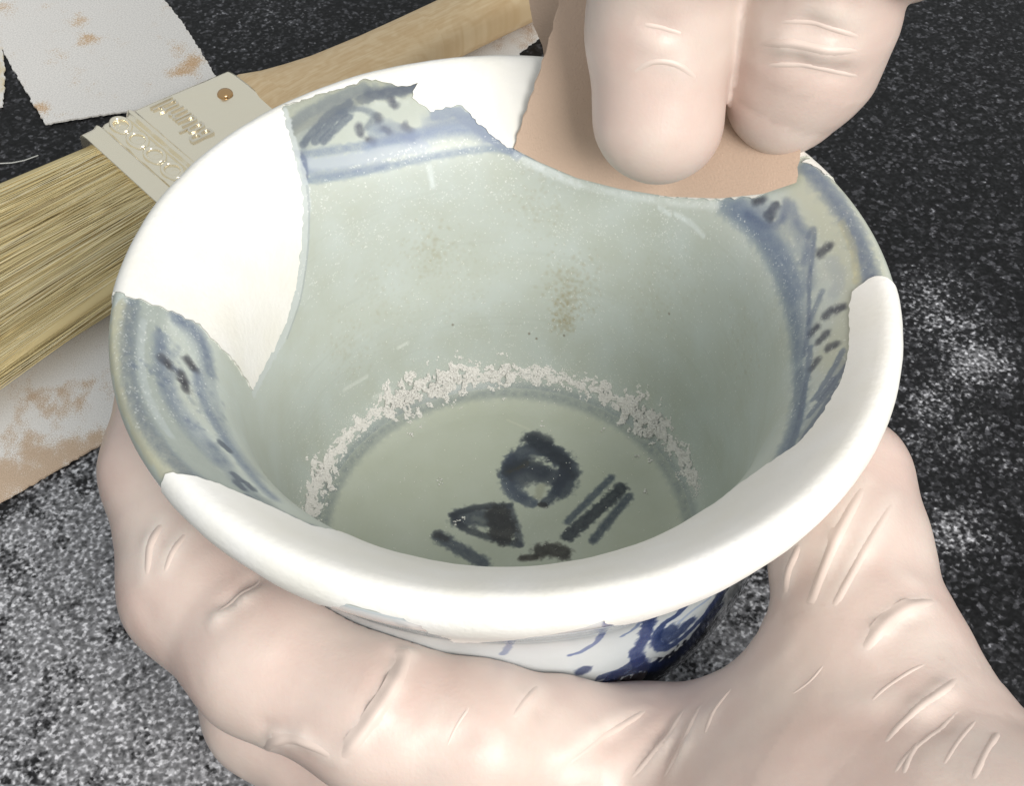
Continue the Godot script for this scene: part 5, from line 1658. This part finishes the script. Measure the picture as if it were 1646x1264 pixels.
	# crisp pleats where the thin glove stands off the finger: [path, thickness]
	for f in [
		[[Vector3(-11.81, 51.50, 41.34), Vector3(-11.81, 52.23, 42.72), Vector3(-11.96, 52.82, 44.41), Vector3(-12.38, 53.14, 46.16), Vector3(-13.01, 53.16, 47.90), Vector3(-13.86, 52.91, 49.46), Vector3(-14.91, 52.36, 50.97), Vector3(-16.30, 51.27, 52.56), Vector3(-17.65, 49.80, 53.73), Vector3(-18.53, 48.67, 54.25), Vector3(-19.06, 47.92, 54.48)], 0.55], [[Vector3(-30.20, 52.12, 31.02), Vector3(-30.81, 52.95, 32.53), Vector3(-31.68, 53.50, 34.04), Vector3(-32.54, 53.67, 34.94), Vector3(-33.43, 53.65, 35.80), Vector3(-34.40, 53.46, 37.03), Vector3(-35.19, 53.12, 37.97)], 0.38],
		[[Vector3(45.09, 60.30, 22.86), Vector3(44.19, 60.29, 24.40), Vector3(42.94, 60.12, 26.48), Vector3(41.66, 59.64, 28.59), Vector3(40.55, 58.88, 30.46), Vector3(39.73, 58.13, 31.94), Vector3(38.87, 57.30, 33.59), Vector3(38.00, 56.69, 35.35), Vector3(37.22, 56.32, 36.96), Vector3(36.69, 56.02, 38.06)], 0.5], [[Vector3(48.68, 59.43, 24.63), Vector3(47.67, 59.75, 26.29), Vector3(46.37, 59.87, 28.36), Vector3(45.01, 59.65, 30.42), Vector3(43.77, 59.20, 32.27), Vector3(42.75, 58.78, 33.80), Vector3(41.61, 58.41, 35.56), Vector3(40.47, 58.14, 37.34), Vector3(39.52, 57.82, 38.79), Vector3(38.88, 57.53, 39.77)], 0.42], [[Vector3(36.59, 56.37, 29.28), Vector3(36.02, 55.38, 30.36), Vector3(35.38, 54.04, 31.66), Vector3(34.88, 53.04, 33.08), Vector3(34.47, 52.61, 34.39)], 0.5],
		[[Vector3(51.89, 56.78, 38.19), Vector3(50.28, 57.76, 39.09), Vector3(48.36, 58.52, 40.07), Vector3(46.69, 58.86, 41.01), Vector3(44.98, 58.92, 42.25), Vector3(43.59, 58.76, 43.65), Vector3(42.18, 58.41, 45.22), Vector3(41.21, 58.08, 46.28)], 0.5], [[Vector3(51.94, 58.19, 49.14), Vector3(50.81, 58.79, 50.43), Vector3(49.37, 59.34, 51.92), Vector3(47.99, 59.67, 53.00), Vector3(46.48, 59.86, 54.12), Vector3(44.62, 60.01, 55.63), Vector3(42.83, 60.20, 57.23), Vector3(41.47, 60.50, 58.82), Vector3(40.58, 60.70, 59.98)], 0.4], [[Vector3(51.94, 59.21, 53.11), Vector3(49.97, 60.04, 54.86), Vector3(47.45, 60.95, 57.12), Vector3(45.78, 61.50, 58.67), Vector3(44.14, 61.83, 60.18), Vector3(42.79, 62.04, 61.51), Vector3(41.34, 62.27, 63.31), Vector3(40.48, 62.37, 64.56)], 0.34], [[Vector3(49.11, 58.56, 47.57), Vector3(47.67, 58.82, 48.32), Vector3(45.88, 58.93, 49.27), Vector3(44.24, 58.89, 50.31), Vector3(42.72, 58.77, 51.43), Vector3(41.36, 58.67, 52.79), Vector3(40.39, 58.63, 53.88)], 0.3], [[Vector3(52.52, 59.78, 55.31), Vector3(50.78, 60.91, 57.24), Vector3(48.71, 62.12, 59.64), Vector3(46.82, 63.16, 62.21), Vector3(45.49, 63.72, 64.12)], 0.3], [[Vector3(37.52, 56.59, 46.19), Vector3(36.56, 56.04, 47.17), Vector3(35.24, 55.38, 48.36), Vector3(33.73, 54.67, 49.23), Vector3(32.49, 54.15, 49.84)], 0.26], [[Vector3(-3.69, 51.88, 49.21), Vector3(-4.47, 51.75, 50.31), Vector3(-5.46, 51.30, 51.74), Vector3(-6.39, 50.38, 53.41), Vector3(-7.10, 49.32, 54.66)], 0.26],
		[[Vector3(54.23, 60.26, 57.26), Vector3(52.80, 61.51, 59.07), Vector3(51.10, 62.84, 61.35), Vector3(49.45, 64.00, 63.93), Vector3(48.28, 64.64, 65.86)], 0.36], [[Vector3(22.45, 44.47, 44.88), Vector3(21.63, 44.57, 46.14), Vector3(20.47, 44.53, 47.83), Vector3(19.17, 44.27, 49.53), Vector3(18.01, 43.98, 50.92), Vector3(16.69, 43.52, 52.40), Vector3(15.48, 43.01, 53.69), Vector3(14.65, 42.56, 54.54)], 0.4], [[Vector3(24.00, 46.09, 45.48), Vector3(23.10, 46.34, 47.31), Vector3(21.91, 46.26, 49.62), Vector3(20.84, 45.86, 51.56), Vector3(19.46, 45.06, 53.87), Vector3(18.46, 44.36, 55.46)], 0.45],
		[[Vector3(18.12, 42.52, 44.28), Vector3(16.99, 42.95, 45.30), Vector3(15.39, 43.65, 46.81), Vector3(13.63, 44.44, 48.47), Vector3(12.05, 45.04, 49.96), Vector3(10.09, 45.35, 51.71), Vector3(8.22, 45.30, 53.25), Vector3(6.94, 45.04, 54.22)], 0.38], [[Vector3(4.30, 47.78, 44.26), Vector3(3.38, 49.17, 46.21), Vector3(2.30, 50.15, 48.20), Vector3(1.45, 50.54, 49.74), Vector3(0.83, 50.63, 50.79)], 0.36], [[Vector3(-43.66, 53.60, 24.18), Vector3(-44.21, 53.29, 25.61), Vector3(-44.78, 52.78, 27.49), Vector3(-44.85, 52.19, 29.71), Vector3(-44.82, 51.56, 31.40)], 0.45], [[Vector3(-40.24, 53.72, 25.74), Vector3(-40.91, 53.64, 27.17), Vector3(-41.71, 53.34, 28.86), Vector3(-42.20, 52.91, 30.43), Vector3(-42.53, 52.46, 31.56)], 0.36],
		[[Vector3(-32.29, 28.13, 43.41), Vector3(-28.94, 41.54, 49.49), Vector3(-27.05, 45.35, 50.49), Vector3(-25.37, 46.67, 51.01), Vector3(-23.57, 47.47, 51.82), Vector3(-21.39, 47.76, 53.20), Vector3(-19.68, 47.61, 54.32)], 0.5], [[Vector3(27.76, 48.43, 44.63), Vector3(26.60, 48.41, 46.06), Vector3(25.20, 48.36, 47.98), Vector3(24.03, 48.42, 50.30), Vector3(23.22, 48.35, 52.10)], 0.34], [[Vector3(44.98, 61.45, 58.90), Vector3(44.16, 61.77, 60.03), Vector3(43.16, 62.15, 61.49), Vector3(42.33, 62.55, 63.11), Vector3(41.74, 62.79, 64.35)], 0.36]]:
		obj("glove_fold", [pleat(f[0], f[1])], [pleat_mat], left.position / MM, left)
	# right hand
	folds = [
		[[Vector3(16.11, 88.99, -22.68), Vector3(19.18, 91.26, -22.23), Vector3(22.60, 90.74, -22.02), Vector3(25.54, 87.99, -22.18)], 1.60, 0.15, 0.3],
		[[Vector3(16.31, 88.08, -22.32), Vector3(19.39, 90.18, -21.84), Vector3(22.67, 89.55, -21.64)], 1.60, -0.13, 0.0],
		[[Vector3(32.21, 90.65, -26.31), Vector3(35.91, 93.49, -22.89), Vector3(41.31, 93.46, -21.30), Vector3(47.26, 92.70, -22.68)], 1.60, 0.32, 0.3],
		[[Vector3(33.09, 89.06, -25.09), Vector3(37.71, 91.28, -21.95), Vector3(43.56, 89.69, -21.48), Vector3(47.79, 88.14, -23.36)], 1.60, -0.35, 0.0],
		[[Vector3(33.20, 95.04, -25.48), Vector3(38.55, 96.72, -22.27), Vector3(46.03, 94.69, -22.26)], 1.60, -0.32, 0.0],
		[[Vector3(35.41, 98.24, -24.14), Vector3(41.35, 98.73, -22.01), Vector3(46.22, 96.07, -22.55)], 1.60, 0.24, 0.3],
		[[Vector3(16.58, 96.15, -24.49), Vector3(19.74, 95.56, -23.29), Vector3(23.83, 94.22, -23.19)], 1.60, -0.21, 0.0],
		[[Vector3(15.91, 93.58, -24.12), Vector3(19.86, 93.41, -22.72), Vector3(24.83, 91.99, -22.99)], 1.60, 0.21, 0.2]]
	set_hand([
		[[Vector3(30.51, 123.09, -29.93), 17.0], [Vector3(48.19, 130.60, -27.80), 17.0]],
		[[Vector3(30.51, 123.09, -29.93), 17.0], [Vector3(41.00, 160.77, -23.92), 24.0]],
		[[Vector3(48.19, 130.60, -27.80), 17.0], [Vector3(41.00, 160.77, -23.92), 24.0]],
		[[Vector3(41.00, 160.77, -23.92), 24.0], [Vector3(36.74, 184.78, -13.21), 24.0]],
	], [
		[[Vector3(27.59, 126.51, -33.72), 14.0], [Vector3(21.94, 103.85, -35.47), 11.2], [Vector3(21.01, 88.94, -32.39), 9.7], [Vector3(21.08, 78.56, -26.86), 9.1]],
		[[Vector3(37.37, 124.03, -27.99), 12.0], [Vector3(42.44, 104.91, -33.66), 11.2], [Vector3(41.69, 91.78, -32.55), 10.6], [Vector3(41.01, 84.63, -32.10), 9.8], [Vector3(38.84, 78.59, -31.37), 8.0]],
		[[Vector3(45.66, 128.27, -26.71), 11.5], [Vector3(52.50, 110.14, -27.52), 10.0], [Vector3(53.20, 99.06, -40.62), 8.8], [Vector3(50.35, 96.62, -51.34), 7.8]],
		[[Vector3(51.45, 133.31, -26.33), 10.5], [Vector3(59.56, 117.73, -29.96), 9.0], [Vector3(60.20, 107.64, -39.68), 8.2], [Vector3(57.66, 105.28, -49.00), 7.2]],
		[[Vector3(55.55, 139.09, -26.76), 9.5], [Vector3(63.32, 126.46, -30.67), 7.8], [Vector3(64.64, 118.41, -39.67), 7.0], [Vector3(62.61, 115.74, -48.65), 6.2]],
	], folds)
	around_bowl = false
	var rb := bone_a[0]
	var right := thing("gloved_hand", "right hand in thin pale glove pinching folded brown sandpaper at the back rim", "hand", rb)
	obj("glove", [mesh_hand(0.9, tint)], [glove], rb, right)
	for f in [
		[[Vector3(16.28, 88.72, -22.51), Vector3(17.52, 90.00, -22.29), Vector3(19.19, 91.10, -22.18), Vector3(20.90, 91.21, -22.04), Vector3(22.60, 90.66, -21.99), Vector3(24.23, 89.36, -21.99), Vector3(25.46, 88.02, -22.14)], 0.4], [[Vector3(32.65, 91.17, -25.70), Vector3(34.01, 92.55, -24.24), Vector3(36.04, 93.71, -22.85), Vector3(37.64, 93.94, -22.11), Vector3(39.45, 93.84, -21.55), Vector3(41.28, 93.64, -21.32), Vector3(44.18, 93.32, -21.54), Vector3(46.54, 92.76, -22.31)], 0.45], [[Vector3(33.63, 88.87, -24.52), Vector3(34.88, 89.61, -23.47), Vector3(36.72, 90.36, -22.37), Vector3(38.57, 90.70, -21.68), Vector3(41.14, 90.31, -21.28), Vector3(43.59, 89.48, -21.49), Vector3(45.75, 88.80, -22.18), Vector3(47.32, 88.16, -23.06)], 0.4],
		[[Vector3(34.23, 95.57, -24.53), Vector3(35.94, 96.29, -23.38), Vector3(38.55, 96.72, -22.27), Vector3(40.26, 96.56, -21.85), Vector3(42.34, 96.10, -21.67), Vector3(44.37, 95.38, -21.84), Vector3(45.85, 94.73, -22.20)], 0.4], [[Vector3(17.38, 95.58, -23.95), Vector3(18.43, 95.61, -23.59), Vector3(19.90, 95.49, -23.25), Vector3(21.75, 95.03, -23.05), Vector3(23.33, 94.45, -23.12)], 0.36]]:
		obj("glove_fold", [pleat(f[0], f[1])], [pleat_mat], rb, right)


# a low ridge of rubber that rises out of the skin of the glove and sinks back into it on all sides
func pleat(pts: Array, r: float) -> Shape:
	var sh := Shape.new()
	var all := PackedInt32Array(range(bone_a.size()))
	var every := PackedInt32Array(range(fold_a.size()))
	var n := (pts.size() - 1) * 3 + 1
	for i in n:
		var f := float(i) / 3.0
		var k := mini(int(f), pts.size() - 2)
		var p: Vector3 = (pts[k] as Vector3).cubic_interpolate(pts[k + 1], pts[maxi(k - 1, 0)], pts[mini(k + 2, pts.size() - 1)], f - k)
		var along: Vector3 = (pts[k + 1] - pts[k]).normalized()
		var up := Vector3.UP
		for turn in 3:
			var d := skin(p, all, every)
			up = (Vector3(skin(p + Vector3(0.3, 0, 0), all, every) - d, skin(p + Vector3(0, 0.3, 0), all, every) - d, skin(p + Vector3(0, 0, 0.3), all, every) - d) / 0.3).normalized()
			p -= up * clampf(d, -1.0, 1.0)
		var side := along.cross(up).normalized()
		var u := float(i) / (n - 1)
		var tall := r * sin(PI * u) * (0.85 + 0.15 * sin(u * 9.0))
		for j in 9:
			var x := j / 4.0 - 1.0
			var hump := pow(cos(x * PI * 0.5), 2.0) * (1.0 - 0.35 * x)
			sh.add(p + side * x * r * 2.3 + up * (tall * hump - 0.12 - 0.25 * x * x), up)
	for i in n - 1:
		for j in 8:
			var q := i * 9 + j
			sh.quad(q, q + 1, q + 10, q + 9)
	sh.smooth()
	return sh
